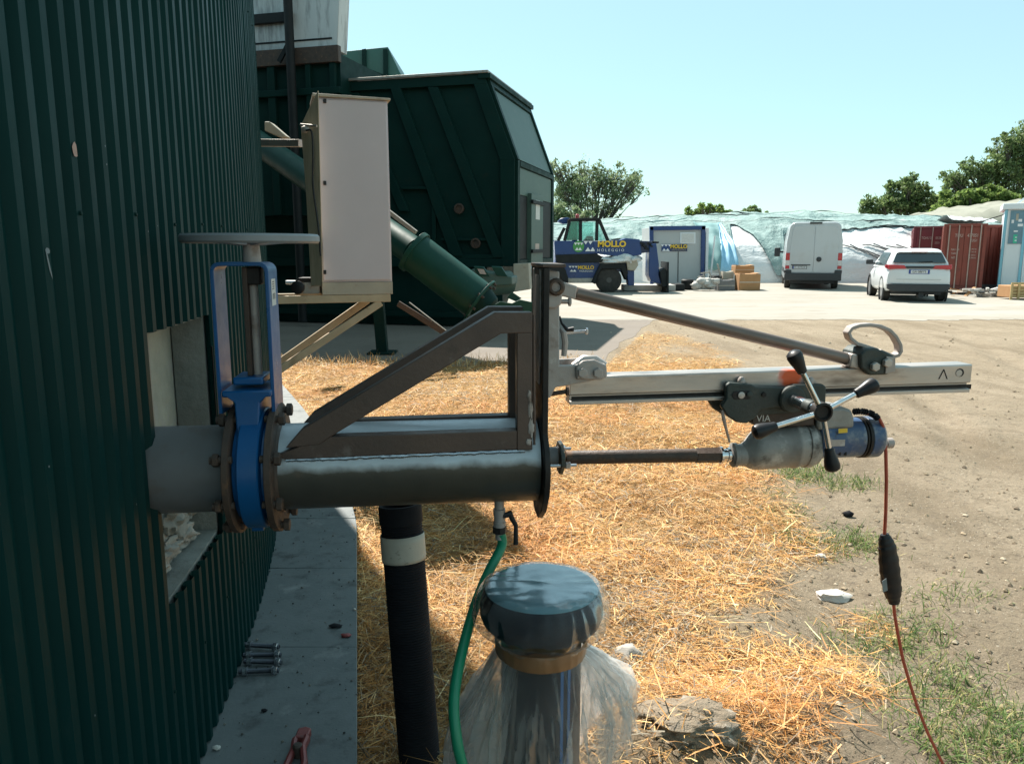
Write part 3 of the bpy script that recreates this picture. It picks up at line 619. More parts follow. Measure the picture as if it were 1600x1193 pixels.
def nut(mb, p, axis, r=.013, h=.012): mb.lathe([(0, r * .85), (h * .12, r), (h * .88, r), (h, r * .85)], p, axis, 6)
PR = .1095
# ---- outlet pipe stub
st = rthing('outlet_pipe', 'short grey pipe stub coming out of the opening in the green tank', 'pipe', (S(300), 0, 0))
mb = MB(); mb.cyl((S(205), 0, 0), (S(372), 0, 0), PR, n=48); mb.build('pipe', M['stub'], st)
mb = MB(); mb.lathe([(S(370), PR - .002), (S(370), .161), (S(371), .164), (S(379), .164), (S(380), .161), (S(380), PR - .002)], axis=(1,0,0), n=48, caps=False); mb.build('flange', M['rust'], st)
# ---- gate valve
gv = rthing('gate_valve', 'blue gate valve with grey handwheel and open blue yoke between pipe flanges', 'valve', (S(402), 0, -.17))
mb = MB(); mb.lathe([(S(381), .10), (S(381), .128), (S(388), .130), (S(390), .150), (S(392), .153), (S(420), .153), (S(422), .150), (S(424), .130), (S(430), .128), (S(430), .10)], axis=(1,0,0), n=48, caps=True); mb.build('body', M['bluep'], gv)
hN0 = r2(395, 665)[1]; hN1 = r2(395, 612)[1]
mb = MB(); c_ = S(402)
mb.loft([[(c_ - a_, -b_, h_), (c_ + a_, -b_, h_), (c_ + a_, b_, h_), (c_ - a_, b_, h_)] for a_, b_, h_ in ((.026,.09,hN0-.03), (.026,.085,hN0), (.030,.075,hN1-.012), (.045,.075,hN1), (.058,.075,hN1+.001), (.058,.075,hN1+.016))]); mb.build('neck', M['bluep'], gv, bevel=.006)
mb = MB(); mb.box(c_ - .036, c_ + .036, -.05, .05, hN1 + .026, hN1 + .045); mb.build('gland', M['bluep'], gv, bevel=.004)
mb = MB(); mb.box(c_ - .015, c_ + .015, -.04, .04, -.158, -.120); mb.build('foot', M['bluep'], gv, bevel=.003)
hY1 = r2(395, 409)[1]; hY0 = r2(395, 640)[1]; yw = .055; th_ = .009; sl = S(349, 520); sr = S(425, 520)
def ushape(o_, rr_c):
    pts = [(sl - o_, hY0)]
    for k in range(7): an = math.pi - k * math.pi / 12; pts.append((sl - o_ + rr_c + rr_c * math.cos(an), hY1 + o_ - rr_c - th_ + rr_c * math.sin(an)))
    for k in range(7): an = math.pi / 2 - k * math.pi / 12; pts.append((sr + o_ - rr_c + rr_c * math.cos(an), hY1 + o_ - rr_c - th_ + rr_c * math.sin(an)))
    pts.append((sr + o_, hY0)); return pts
out_ = ushape(th_, .022); inn = ushape(0, .014)
mb = MB(); n = len(out_)
V_ = [(p[0], -yw, p[1]) for p in out_] + [(p[0], -yw, p[1]) for p in inn] + [(p[0], yw, p[1]) for p in out_] + [(p[0], yw, p[1]) for p in inn]
fs = []
for i in range(n - 1):
    fs += [(i, i+1, n+i+1, n+i), (2*n+i+1, 2*n+i, 3*n+i, 3*n+i+1), (i, 2*n+i, 2*n+i+1, i+1), (n+i, n+i+1, 3*n+i+1, 3*n+i)]
fs += [(0, n, 3*n, 2*n), (n-1, 3*n-1, 4*n-1, 2*n-1)]
mb.add(V_, fs); mb.build('yoke', M['bluep'], gv, bevel=.0015)
xl = sr + th_ + .0008; lb = MB(); hl0 = r2(430, 478, -.03)[1]; hl1 = r2(430, 436, -.03)[1]
lb.box(xl - .0004, xl + .0003, -.030, .022, hl0, hl1); lab = lb.build('label', M['paper'], gv); lab['label'] = 'white paper label with barcode on blue yoke'
mb = MB()
for k in range(9): z0 = hl0 + .016 + k * .0016; mb.box(xl + .0002, xl + .0006, -.020, .012, z0, z0 + .0008)
for k in range(4): z0 = hl0 + .040 + k * .0055; mb.box(xl + .0002, xl + .0006, -.020 + .004 * (k % 2), .004, z0, z0 + .0022)
mb.build('barcode', M['black'], lab)
sx_ = S(400, 520)
mb = MB(); mb.cyl((sx_, 0, hN1 + .03), (sx_, 0, hY1 + .01), .011, n=16); mb.build('stem', M['grey'], gv)
mb = MB(); mb.box(sx_ - .020, sx_ - .008, -.028, .028, hN1 + .045, hY1 - .012); mb.build('gate_plate', M['rust'], gv, bevel=.002)
mb = MB(); mb.box(sx_ - .012, sx_ + .022, -.024, .024, hY1 - .055, hY1 - .012); mb.build('stem_nut', M['darksteel'], gv, bevel=.004)
hw = r2(404, 373)[1]
mb = MB(); mb.lathe([(0, .022), (hw - .012 - hY1, .019), (hw - .010 - hY1, .026), (hw - hY1 + .010, .026)], (sx_, 0, hY1), (0,0,1), 24); mb.build('hub', M['grey'], gv)
M['wheel'] = mat('handwheel_grey', (.22,.235,.25), (.18,.19,.20), 12, .45, bump=.05, rvar=.1)
mb = MB(); rp_ = [(.146, -.008), (.150, -.011), (.158, -.011), (.1625, -.006), (.1625, .006), (.158, .011), (.150, .011), (.146, .008)]
rings = [[(sx_ + r_ * math.cos(2*math.pi*k/64), r_ * math.sin(2*math.pi*k/64), hw + z_) for r_, z_ in rp_] for k in range(64)]; rings.append(rings[0])
mb.loft(rings, True, False); whl = mb.build('handwheel', M['wheel'], gv)
for k in range(5):
    an = k * 2 * math.pi / 5 + .3; mb = MB(); mb.bar((sx_ + .022 * math.cos(an), .022 * math.sin(an), hw - .012), (sx_ + .150 * math.cos(an), .150 * math.sin(an), hw), .026, .009); mb.build('spoke', M['wheel'], whl, bevel=.002).location = (0,0,0)
# flange bolts with nuts
FLA = [22.5 + 45 * k for k in range(8)]
for an in FLA:
    y_ = .1475 * math.cos(R(an)); z_ = .1475 * math.sin(R(an))
    for xa, xb_, xn in ((425, 452, 445.5), (352, 384, 356)):
        mb = MB(); mb.cyl((S(xa), y_, z_), (S(xb_), y_, z_), .0095, n=10); nut(mb, (S(xn), y_, z_), (1,0,0), .0165, .015); mb.build('flange_bolt', M['rust'], gv)
# ---- pipe spool with welded brackets and end plate
sp = rthing('pipe_spool', 'brown steel pipe spool with welded triangular brackets and dark end plate', 'pipe', (S(640), 0, -PR))
# the spool paint: zinc spray along the weld plus painted sky reflection on top, brown-olive below
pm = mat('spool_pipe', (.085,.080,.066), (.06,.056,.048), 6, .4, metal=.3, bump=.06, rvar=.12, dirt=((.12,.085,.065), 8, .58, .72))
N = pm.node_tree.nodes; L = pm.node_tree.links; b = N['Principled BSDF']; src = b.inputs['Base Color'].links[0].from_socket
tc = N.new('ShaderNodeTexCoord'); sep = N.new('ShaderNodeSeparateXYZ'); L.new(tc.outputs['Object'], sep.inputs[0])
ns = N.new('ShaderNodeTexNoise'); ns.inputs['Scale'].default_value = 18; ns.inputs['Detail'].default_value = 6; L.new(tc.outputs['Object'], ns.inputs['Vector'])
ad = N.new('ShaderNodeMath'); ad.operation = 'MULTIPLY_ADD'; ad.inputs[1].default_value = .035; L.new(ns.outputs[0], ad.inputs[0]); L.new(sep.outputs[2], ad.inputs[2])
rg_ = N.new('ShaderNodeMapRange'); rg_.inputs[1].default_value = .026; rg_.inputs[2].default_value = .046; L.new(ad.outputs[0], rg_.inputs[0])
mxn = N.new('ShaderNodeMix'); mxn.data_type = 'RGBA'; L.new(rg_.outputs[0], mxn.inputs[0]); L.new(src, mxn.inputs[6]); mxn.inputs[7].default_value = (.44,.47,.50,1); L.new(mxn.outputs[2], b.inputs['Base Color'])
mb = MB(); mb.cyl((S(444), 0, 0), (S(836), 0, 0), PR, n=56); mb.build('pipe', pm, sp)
mb = MB(); mb.lathe([(S(431), PR - .002), (S(431), .161), (S(432), .164), (S(441), .164), (S(442), .161), (S(442), PR - .002)], axis=(1,0,0), n=48, caps=False); mb.build('flange', M['rust'], sp)
mb = MB(); mb.lathe([(S(441), PR + .008), (S(446), PR + .002)], axis=(1,0,0), n=48, caps=False); mb.build('weld', M['rust'], sp)
DN = -.112; DD = .042
diag = PL(DN, (446,700), (471,671), (773,488), (832,488), (832,520), (783,521), (516,682.5), (500,694))
low = PL(DN, (428,713), (470,697), (516,682.5), (808,673), (808,702), (445,718))
ver = PL(DN, (808,519.5), (832,519.5), (832,703), (808,703))
for d0, d1 in ((DN, DN + DD), (-DN - DD, -DN)):
    MB().prism(diag, d0, d1).build('diagonal_bar', M['mill'], sp, bevel=.002)
    MB().prism(low, d0 + .002, d1 - .002).build('lower_bar', M['mill'], sp, bevel=.002)
    MB().prism(ver, d0 + .001, d1 - .001).build('upright_bar', M['mill'], sp, bevel=.002)
# weld bead along the lower bar and beside the upright
def bead(pts, r_, m_, seed=0):
    P_ = []; rs = []
    for i in range(len(pts) - 1):
        a_, b_ = Vector(pts[i]), Vector(pts[i+1]); k = max(2, int((b_ - a_).length / .008))
        for j in range(k):
            q = a_.lerp(b_, j / k); P_.append(q + Vector((0, 0, .0025 * mnoise.noise(q * 60 + Vector((seed,0,0)))))); rs.append(r_ * (1 + .45 * mnoise.noise(q * 90 + Vector((seed, 3, 1)))))
    return MB().tube(P_, rs, 8)
l0 = r2(446, 719, DN); l1 = r2(826, 704, DN)
def onpipe(h_): return -math.sqrt(max(PR**2 - h_**2, 0))
bead([(l0[0], onpipe(l0[1]) - .001, l0[1] - .003), (l1[0], onpipe(l1[1]) - .001, l1[1] - .003)], .006, None).build('weld', M['zinc'], sp)
# weld spatter and wipe marks on the brown bars
for k, (px, py, w_, h_) in enumerate(((829,640,.005,.022),(830,668,.007,.018),(827,618,.004,.012),(826,690,.006,.008))):
    q = r3(px, py, DN); MB().blob(q, (w_, .0016, h_), 60 + k, .8, 2.5, 14, 8).build('weld_mark', M['grey'], sp, smooth=60)
u0 = r3(833, 492, DN); u1 = r3(834, 700, DN)
bead([(u0[0] + .002, DN + .004, u0[2]), (u1[0] + .002, DN + .004, u1[2])], .004, None, 4).build('weld', M['mill'], sp)
# end plate
hT = r2(840, 418, -.09)[1]; hB = r2(848, 806, -.02)[1]; sP = S(838)
pl = [(-.098, .09), (-.098, hT), (.098, hT), (.098, .09), (.135, .05), (.150, 0), (.135, -.06), (.09, -.115), (.03, hB), (-.03, hB), (-.09, -.115), (-.135, -.06), (-.150, 0), (-.135, .05)]
MB().prism(pl, sP, sP + .015, 'x').build('end_plate', M['darksteel'], sp, bevel=.002)
mb = MB(); mb.box(sP - .004, sP + .055, -.100, .100, hT + .0005, hT + .009); mb.build('top_cap', M['mill'], sp, bevel=.002)
# drain elbow below the spool
# ---- drill stand
ds = rthing('drill_stand', 'worn grey drill stand with long horizontal rail, diagonal strut and loop handle', 'drill stand', (S(845), 0, .1))
br = PL(-.06, (843,420), (874,424), (874,571), (946,568), (947,590), (893,601), (868,605), (860,621), (845,623))
for d0, d1 in ((-.062, -.046), (.046, .062)): MB().prism(br, d0, d1).build('base_plate', M['grey'], ds, bevel=.003)
p0 = r2(846, 430, -.05); p1 = r2(862, 600, -.05); mb = MB(); mb.box(p0[0] - .004, p0[0] + .008, -.046, .046, p1[1], p0[1]); mb.build('web', M['grey'], ds)
top = PL(-.064, (846,438), (856,432), (872,436), (880,446), (876,476), (866,482), (846,480)); MB().prism(top, -.072, -.0625).build('top_lug', M['grey'], ds, bevel=.004)
def cap_bolt(name, px, py, d, r_, h_, m_=None, par=ds, hexa=True):
    p = r3(px, py, d); mb = MB()
    if hexa: nut(mb, p, (0,-1,0), r_, h_)
    else: mb.lathe([(0, r_), (h_ * .8, r_), (h_, r_ * .8)], p, (0,-1,0), 18)
    return mb.build(name, m_ or M['grey'], par, smooth=30)
mb = MB(); q = r3(868, 448, -.065); mb.lathe([(0,.022),(.012,.022),(.016,.017),(.016,.012),(.004,.011)], q, (0,-1,0), 20); mb.build('pivot_bolt', M['rust'], ds)
mb = MB(); q = r3(876, 471, -.03); q2 = r3(888, 471, -.03); mb.cyl(q, q2, .006, n=12); nut(mb, q2, (1,0,0), .012, .007); mb.build('stop_bolt', M['grey'], ds)
mb = MB(); mb.tube([r3(877,515,-.02), r3(881,520,-.03), r3(883,535,-.03), r3(881,556,-.03)], [.006,.008,.008,.007], 8); mb.build('locking_lever', M['grey'], ds)
mb = MB(); mb.cyl(r3(876,520,.02), r3(917,517,.02), .004, n=10); nut(mb, r3(915,517,.02), (1,0,0), .009, .006); mb.build('jack_bolt', M['zinc'], ds)
mb = MB(); mb.tube([r3(874,494,.0), r3(878,505,.0), r3(886,515,.0), r3(896,514,0)], [.003,.003,.006,.007], 8); mb.build('cable_end', M['black'], ds)
mb = MB(); mb.cyl(r3(848,617,-.03), r3(888,611,-.03), .006, n=12); nut(mb, r3(884,611.5,-.03), (1,0,0), .011, .008); mb.build('jack_bolt', M['rust'], ds)
cp = PL(-.066, (899,572), (910,563), (928,561), (947,570), (948,588), (938,593), (900,592)); MB().prism(cp, -.074, -.0625).build('clamp_plate', M['grey'], ds, bevel=.004)
mb = MB(); q = r3(899,566,0); mb.tube([r3(896,572,.03), r3(912,560,.03), r3(930,560,.03), r3(945,570,.03)], .010, 8); mb.build('clamp_back', M['alu'], ds)
for px in (910, 934): cap_bolt('clamp_bolt', px, 582, -.0745, .013, .010)
# rail profile lofted between its two ends
def railring(px, top_, mid_, bot_, d=-.032):
    x, ht_ = r2(px, top_, d); hm = r2(px, mid_, d)[1]; hb = r2(px, bot_, d)[1]; w_ = -d
    lip = hb + (hm - hb) * .30; gp = hm - (hm - hb) * .08
    pr = [(-w_ + .003, ht_), (w_ - .003, ht_), (w_, ht_ - .003), (w_, gp), (w_ - .014, gp - .004), (w_ - .014, lip + .003), (w_, lip), (w_, hb), (-w_, hb), (-w_, lip), (-w_ + .014, lip + .003), (-w_ + .014, gp - .004), (-w_, gp), (-w_, ht_ - .003)]
    return [(x, d_, h_) for d_, h_ in pr]
am = M['alu'].copy(); am.name = 'rail_aluminium'; N = am.node_tree.nodes; L = am.node_tree.links; b = N['Principled BSDF']; src = b.inputs['Base Color'].links[0].from_socket
tc = N.new('ShaderNodeTexCoord'); vd = N.new('ShaderNodeVectorMath'); vd.operation = 'DISTANCE'; L.new(tc.outputs['Object'], vd.inputs[0]); vd.inputs[1].default_value = r3(1236, 589, -.032)
ns = N.new('ShaderNodeTexNoise'); ns.inputs['Scale'].default_value = 45; ns.inputs['Detail'].default_value = 5; L.new(tc.outputs['Object'], ns.inputs['Vector'])
ad = N.new('ShaderNodeMath'); ad.operation = 'MULTIPLY_ADD'; ad.inputs[1].default_value = .03; L.new(ns.outputs[0], ad.inputs[0]); L.new(vd.outputs['Value'], ad.inputs[2])
rg_ = N.new('ShaderNodeMapRange'); rg_.inputs[1].default_value = .036; rg_.inputs[2].default_value = .054; rg_.inputs[3].default_value = 1; rg_.inputs[4].default_value = 0; L.new(ad.outputs[0], rg_.inputs[0])
mxn = N.new('ShaderNodeMix'); mxn.data_type = 'RGBA'; L.new(rg_.outputs[0], mxn.inputs[0]); L.new(src, mxn.inputs[6]); mxn.inputs[7].default_value = (.75,.10,.02,1); L.new(mxn.outputs[2], b.inputs['Base Color'])
mm = N.new('ShaderNodeMath'); mm.operation = 'MULTIPLY_ADD'; mm.inputs[1].default_value = -.75; mm.inputs[2].default_value = .75; L.new(rg_.outputs[0], mm.inputs[0]); L.new(mm.outputs[0], b.inputs['Metallic'])
MB().loft([railring(891, 589, 615, 632.5), railring(1519.5, 569, 595.5, 612.5)]).build('rail', am, ds, bevel=.001, smooth=25)
def gv_strip(d):
    q0 = r2(893, 619.5, d); q0b = r2(893, 626.5, d); q1 = r2(1518, 600, d); q1b = r2(1518, 607.5, d)
    mb = MB(); mb.add([(q0[0], d, q0b[1]), (q1[0], d, q1b[1]), (q1[0], d, q1[1]), (q0[0], d, q0[1])], [(0,1,2,3)]); return mb
gv_strip(-.0195).build('gear_rack', M['darksteel'], ds)
mb = MB(); q = r3(1500, 582, -.0325); mb.lathe([(0,.0115),(.0006,.0115)], q, (0,-1,0), 24); ho = mb.build('rail_hole', M['black'], ds)
mb = MB(); mb.lathe([(.0006,.0092),(.001,.0092)], (q[0] - .003, q[1], q[2] - .001), (0,-1,0), 24); mb.build('hole_glint', M['alu'], ho).location = (0,0,0)
for a_, b_ in (((1467,592),(1475,577)), ((1475,577),(1480,592))):
    mb = MB(); mb.bar(r3(*a_, -.0328), r3(*b_, -.0328), .001, .0022, up=(0,0,1)); mb.build('scratched_mark', M['darksteel'], ds)
# strut with flattened ends
pA = Vector(r3(900, 458, -.01)); pB = Vector(r3(1333, 563, -.01)); ax = (pB - pA)
mb = MB(); mb.cyl(pA, pB, .0165, n=24); mb.build('strut', M['strut'], ds)
e0 = PL(-.03, (862,443), (880,440), (902,447), (899,468), (880,463), (866,462)); MB().prism(e0, -.035, .015).build('strut_end', M['grey'], ds, bevel=.004)
e1 = PL(-.03, (1330,552), (1352,556), (1360,566), (1352,578), (1326,574)); MB().prism(e1, -.035, .015).build('strut_end', M['alu'], ds, bevel=.004)
hb_ = PL(-.045, (1343,553), (1352,545), (1366,543), (1383,549), (1396,556), (1397,578), (1384,585), (1358,586), (1344,574)); MB().prism(hb_, -.050, .045).build('head_bracket', M['carr'], ds, bevel=.005)
gb = PL(-.05, (1384,556), (1398,558), (1398,580), (1382,584)); MB().prism(gb, -.054, -.0505).build('side_lug', M['grey'], ds, bevel=.002)
for px, py in ((1365, 572), (1384, 566)): cap_bolt('head_bolt', px, py, -.0515, .0125, .014, M['alu'])
loop = [(1368,546),(1352,541),(1336,536),(1326,528),(1323,519),(1328,512),(1340,508),(1356,507),(1372,509),(1386,515),(1396,525),(1403,538),(1404,548),(1400,554),(1393,556),(1380,551),(1371,547)]
mb = MB(); rings = []
lp = [Vector(r3(x, y, 0)) for x, y in loop]
for i, p in enumerate(lp):
    t = (lp[min(i+1, len(lp)-1)] - lp[max(i-1, 0)]).normalized(); nn_ = Vector((-t.z, 0, t.x)); y_ = Vector((0, .015, 0)); k_ = .005
    rings.append([p - y_ - nn_ * k_, p - y_ * 1.0 + nn_ * k_, p + y_ + nn_ * k_, p + y_ - nn_ * k_])
mb.loft(rings).build('loop_handle', M['grey'], ds, bevel=.0025, smooth=50)
# carriage on the rail
c0 = PL(-.055, (1134,601), (1140,597), (1172,599), (1180,603), (1232,604), (1240,600), (1285,600), (1290,604), (1289,632), (1280,640), (1235,642), (1215,636), (1188,640), (1180,652), (1166,661), (1150,659), (1136,650), (1126,634), (1134,622))
MB().prism(c0, -.060, -.040).build('carriage_plate', M['carr'], ds, bevel=.004)
MB().prism(c0, .040, .060).build('carriage_plate', M['carr'], ds, bevel=.004)
c1 = PL(-.03, (1140,622), (1285,622), (1282,640), (1180,648), (1150,655)); MB().prism(c1, -.040, .040).build('carriage_block', M['carr'], ds, bevel=.003)
sl_ = PL(-.061, (1143,617), (1147,611), (1172,610), (1175,616), (1172,623), (1147,624)); MB().prism(sl_, -.0615, -.059).build('slot', M['black'], ds, bevel=.001)
cap_bolt('slot_roller', 1158, 617, -.062, .009, .004, M['alu'], hexa=False); cap_bolt('slot_roller', 1171, 616, -.062, .008, .004, M['carr'], hexa=False)
cap_bolt('carriage_bolt', 1193, 616, -.0605, .007, .005, M['darksteel'])
for px in (1158, 1266):
    mb = MB(); p = r3(px, 600, -.045); mb.lathe([(0,.009),(.008,.011),(.014,.009),(.02,.004)], p, (0,0,1), 12); mb.build('adjuster_cap', M['grey'], ds)
# crank axle, boss and four-armed star handle
qa = Vector(r3(1236, 623, -.06)); dh = -.215; qb = Vector(r3(1276, 637, dh)); 
mb = MB(); mb.lathe([(0,.036),(.016,.036),(.02,.032)], qa + Vector((0,.005,0)), (0,-1,0), 28); mb.build('axle_boss', M['carr'], ds)
qb = Vector((qa.x + .004, dh, qa.z - .002))
mb = MB(); mb.cyl(qa, qa.lerp(qb, .55), .0175, n=20); mb.build('axle', M['chrome'], ds)
mb = MB(); mb.cyl(qa.lerp(qb, .55), qa.lerp(qb, .75), .0185, n=20); mb.build('axle_ring', M['carr'], ds)
mb = MB(); mb.cyl(qa.lerp(qb, .75), qb + Vector((0,.016,0)), .0165, n=20); mb.build('axle_tip', M['chrome'], ds)
mb = MB(); mb.lathe([(-.006,.012),(-.004,.024),(.02,.024),(.022,.019),(.014,.015),(.013,.001)], qb + Vector((0,.012,0)), (0,-1,0), 24); mb.build('crank_hub', M['darksteel'], ds)
for kx, ky in ((1240, 553), (1366, 600), (1181, 675), (1301, 731)):
    tip = Vector(r3(kx, ky, dh)); dr = (tip - qb); ln_ = dr.length; dr.normalize()
    mb = MB(); mb.cyl(qb + dr * .018, qb + dr * (ln_ - .045), .0068, n=16); arm = mb.build('crank_arm', M['chrome'], ds)
    mb = MB(); mb.lathe([(0,.0085),(.003,.0115),(.014,.013),(.034,.0175),(.048,.0195),(.056,.0175),(.061,.011),(.0625,.002)], qb + dr * (ln_ - .054), dr, 20); mb.build('knob', M['black'], arm).location = (0,0,0)
# ---- core drill motor
cm = rthing('core_drill', 'dusty blue and grey core drill motor with long brown drill rod', 'drill', (S(1250, 690), 0, r2(1250, 725)[1]))
ra = Vector(r3(884, 714.5)); rb_ = Vector(r3(1126, 710.5)); dx_ = (rb_ - ra).normalized()
mb = MB(); mb.lathe([(0,.0175),(.002,.0185),((rb_-ra).length - .07,.0185),((rb_-ra).length - .068,.0185)], ra, dx_, 28); mb.build('drill_rod', M['rust'], cm)
mb = MB(); mb.lathe([(-.072,.019),(-.070,.0215),(-.006,.0215),(0,.019)], rb_, dx_, 6); mb.build('hex_coupling', M['rust'], cm, smooth=20)
mb = MB(); mb.lathe([(0,.0235),(.006,.0235),(.007,.0165),(.020,.0165),(.021,.020),(.028,.020)], rb_ - dx_ * .003, dx_, 24); mb.build('spindle', M['chrome'], cm)
gA = Vector(r3(1142, 710.5)); 
mb = MB(); mb.lathe([(0,.026),(.004,.0335),(.014,.0335),(.016,.030),(.036,.031),(.040,.030)], gA, dx_, 28); mb.build('collar', M['motor'], cm)
gx0 = S(1160, 700); gh0 = r2(1160, 709)[1]; gx1 = S(1272, 695); gh1 = r2(1272, 693)[1]
rings = []
for t, rad_, dh_ in ((0,.030,0),(.05,.036,.05),(.10,.046,.2),(.16,.054,.45),(.28,.058,.6),(.5,.060,.75),(.66,.061,.9),(.68,.064,.9),(.72,.064,.9),(.74,.060,.92),(.83,.060,.92),(.84,.064,.95),(.92,.064,.95),(.94,.060,1),(1,.058,1)):
    x_ = gx0 + (gx1 - gx0) * t; h_ = gh0 + (gh1 - gh0) * dh_
    rings.append([(x_, rad_ * .92 * math.cos(2*math.pi*k/28), h_ + rad_ * math.sin(2*math.pi*k/28)) for k in range(28)])
MB().loft(rings).build('gearbox', M['motor'], cm, smooth=50)
mpl = PL(-.03, (1172,646), (1270,640), (1272,664), (1190,668), (1174,662)); MB().prism(mpl, -.035, .035).build('mounting_foot', M['rust'], cm, bevel=.004)
mh = r2(1320, 683)[1]; x0 = S(1270, 690); x1 = S(1338, 683); x2 = S(1348, 683); x3 = S(1372, 683)
mb = MB(); mb.lathe([(x0,.056),(x0+.004,.060),(x0+.012,.060),(x0+.014,.056),(x1,.055)], (0,0,mh), (1,0,0), 36); mb.build('motor_housing', M['motorblue'], cm)
mb = MB(); mb.lathe([(x1,.050),(x1+.002,.0575),(x1+.006,.0575),(x1+.007,.053),(x1+.010,.053),(x1+.011,.0575),(x2,.0575)], (0,0,mh), (1,0,0), 36); mb.build('vent_ring', M['darksteel'], cm)
mb = MB(); mb.lathe([(x2,.056),(x2+.002,.058),(x3-.012,.057),(x3-.004,.050),(x3,.038),(x3+.001,.012)], (0,0,mh), (1,0,0), 36); ec = mb.build('end_cap', M['motorblue'], cm)
hp = PL(-.04, (1276,660), (1278,642), (1286,637), (1318,636), (1330,640), (1334,652), (1334,668), (1278,672)); MB().prism(hp, -.045, .045).build('switch_housing', M['motor'], cm, bevel=.008)
mb = MB(); q = Vector((x3 - .002, 0, r2(1380, 692)[1])); mb.lathe([(0,.020),(.008,.020),(.009,.012),(.026,.012),(.027,.015),(.044,.015),(.048,.010)], q, (1,0,0), 14); mb.build('water_fitting', M['grey'], cm)
badge = PL(0, (1311,670), (1311,675), (1324,675), (1324,669)); yb = -.0567
mb = MB(); mb.add([(p[0], yb, p[1]) for p in PL(-.056, (1310,669.5), (1324,668.5), (1324,675.5), (1310,676.5))], [(0,1,2,3)]); mb.build('badge', M['yellow'], cm)
q = r2(1193, 654, -.036); text_obj('VIA', .026, M['paper'], cm, 'lettering', faceY(q[0], -.0358, q[1]), .0003)
mb = MB(); mb.tube([r3(1128,640,-.05), r3(1131,655,-.05), r3(1134,668,-.045), r3(1140,690,-.03)], [.004,.005,.004,.003], 8); mb.build('water_hose', M['grey'], cm)
for k in range(5):
    p = r2(1287 + k * 9, 705, -.05); mb = MB(); mb.box(p[0] - .002, p[0] + .002, -.0475, -.040, p[1] - .012, p[1] + .008); mb.build('vent_slot', M['black'], cm)
q = r2(1308, 691, -.055); mb = MB(); mb.box(q[0] - .024, q[0] + .022, -.0562, -.054, q[1] - .010, q[1] + .008); mb.build('rating_plate', M['grey'], cm)
for k in range(6):
    an = R(20 + 60 * k); mb = MB(); p = (x0 + .008, .0555 * math.cos(an), mh + .0605 * math.sin(an)); mb.lathe([(0,.006),(.006,.006)], p, (1,0,0), 8); mb.build('housing_screw', M['darksteel'], cm)
# chuck plate on the end plate
ck = rthing('sealing_gland', 'small blue grey gland with bolts where drill rod enters the end plate', 'gland', (S(866), 0, 0))
mb = MB(); q = Vector(r3(846, 714)); mb.lathe([(0,.030),(.018,.030),(.019,.027),(.042,.027)], q, (1,0,0), 28); mb.build('nipple', M['stub'], ck)
mb = MB(); xx_ = S(872, 714); hh = r2(872, 714)[1]; mb.prism([(-.05,hh-.012),(-.018,hh-.042),(.018,hh-.042),(.05,hh-.012),(.05,hh+.012),(.018,hh+.042),(-.018,hh+.042),(-.05,hh+.012)], xx_, xx_ + .011, 'x'); mb.build('gland_plate', M['carr'], ck, bevel=.002)
for dd, hh2 in ((-.040, hh - .012), (.040, hh + .012)):
    mb = MB(); mb.cyl((xx_ - .03, dd, hh2), (xx_ + .042, dd, hh2), .0045, n=10); nut(mb, (xx_ + .012, dd, hh2), (1,0,0), .010, .014); mb.build('gland_bolt', M['zinc'], ck)
# ---- power cord and taped connector
cdt = rthing('power_cord', 'orange red power cord hanging down from the drill motor', 'cord', (S(1383, 700, -.04), -.04, -.5))
cdp = [(1352,645),(1364,646),(1373,652),(1379,664),(1382,680),(1384,705),(1385,750),(1384,800),(1382,838)]
mb = MB(); mb.tube([r3(x, y, -.04) for x, y in cdp], .0046, 10); mb.build('cable', M['cord'], cdt)
mb = MB(); cp2 = [(1333,643),(1345,642),(1357,644),(1366,648),(1373,655)]; pts = [Vector(r3(x, y, -.04)) for x, y in cp2]; PP = []; rs = []
for i in range(4):
    for j in range(7): PP.append(pts[i].lerp(pts[i+1], j / 7)); rs.append(.0095 if (j % 2) else .006)
mb.tube(PP, rs, 12); mb.build('strain_relief', M['black'], cdt)
cpl = [(1396,940),(1398,960),(1403,990),(1411,1030),(1421,1065),(1434,1105),(1450,1145),(1468,1182),(1480,1205),(1500,1235)]
mb = MB(); PT = [r3(x, y, -.04) for x, y in cpl]; e_ = Vector(PT[-1])
PT += [tuple(e_ + Vector((.10,.02,-.10))), tuple(e_ + Vector((.20,.03,-.26))), tuple(e_ + Vector((.30,.0,-.40)))]
mb.tube(PT, .0046, 10); mb.build('cable', M['cord'], cdt)
pc = rthing('cord_connector', 'black taped connector joining the two orange cords in mid air', 'connector', (S(1390, 890, -.04), -.04, r2(1390, 940, -.04)[1]))
mb = MB(); PP = [Vector(r3(x, y, -.04)) for x, y in ((1382,834),(1383,841),(1386,853),(1389,880),(1392,905),(1395,925),(1397,938),(1397,943))]
PP2 = []; rs = []
rr0 = [.010,.016,.021,.0245,.0245,.022,.0145,.012]
for i in range(7):
    for j in range(6): PP2.append(PP[i].lerp(PP[i+1], j / 6)); k = rr0[i] + (rr0[i+1] - rr0[i]) * j / 6; rs.append(k * (1.045 if (i * 6 + j) % 4 < 2 else .985))
mb.tube(PP2, rs, 14, flat=(1.15,.85)); mb.build('tape_wrap', M['black'], pc, smooth=25)
mb = MB(); mb.prism([(p[0], p[1]) for p in PL(-.06, (1377,907), (1384,902), (1386,921), (1379,924))], -.0635, -.0625); mb.build('tape_scuff', M['scratch'], pc)

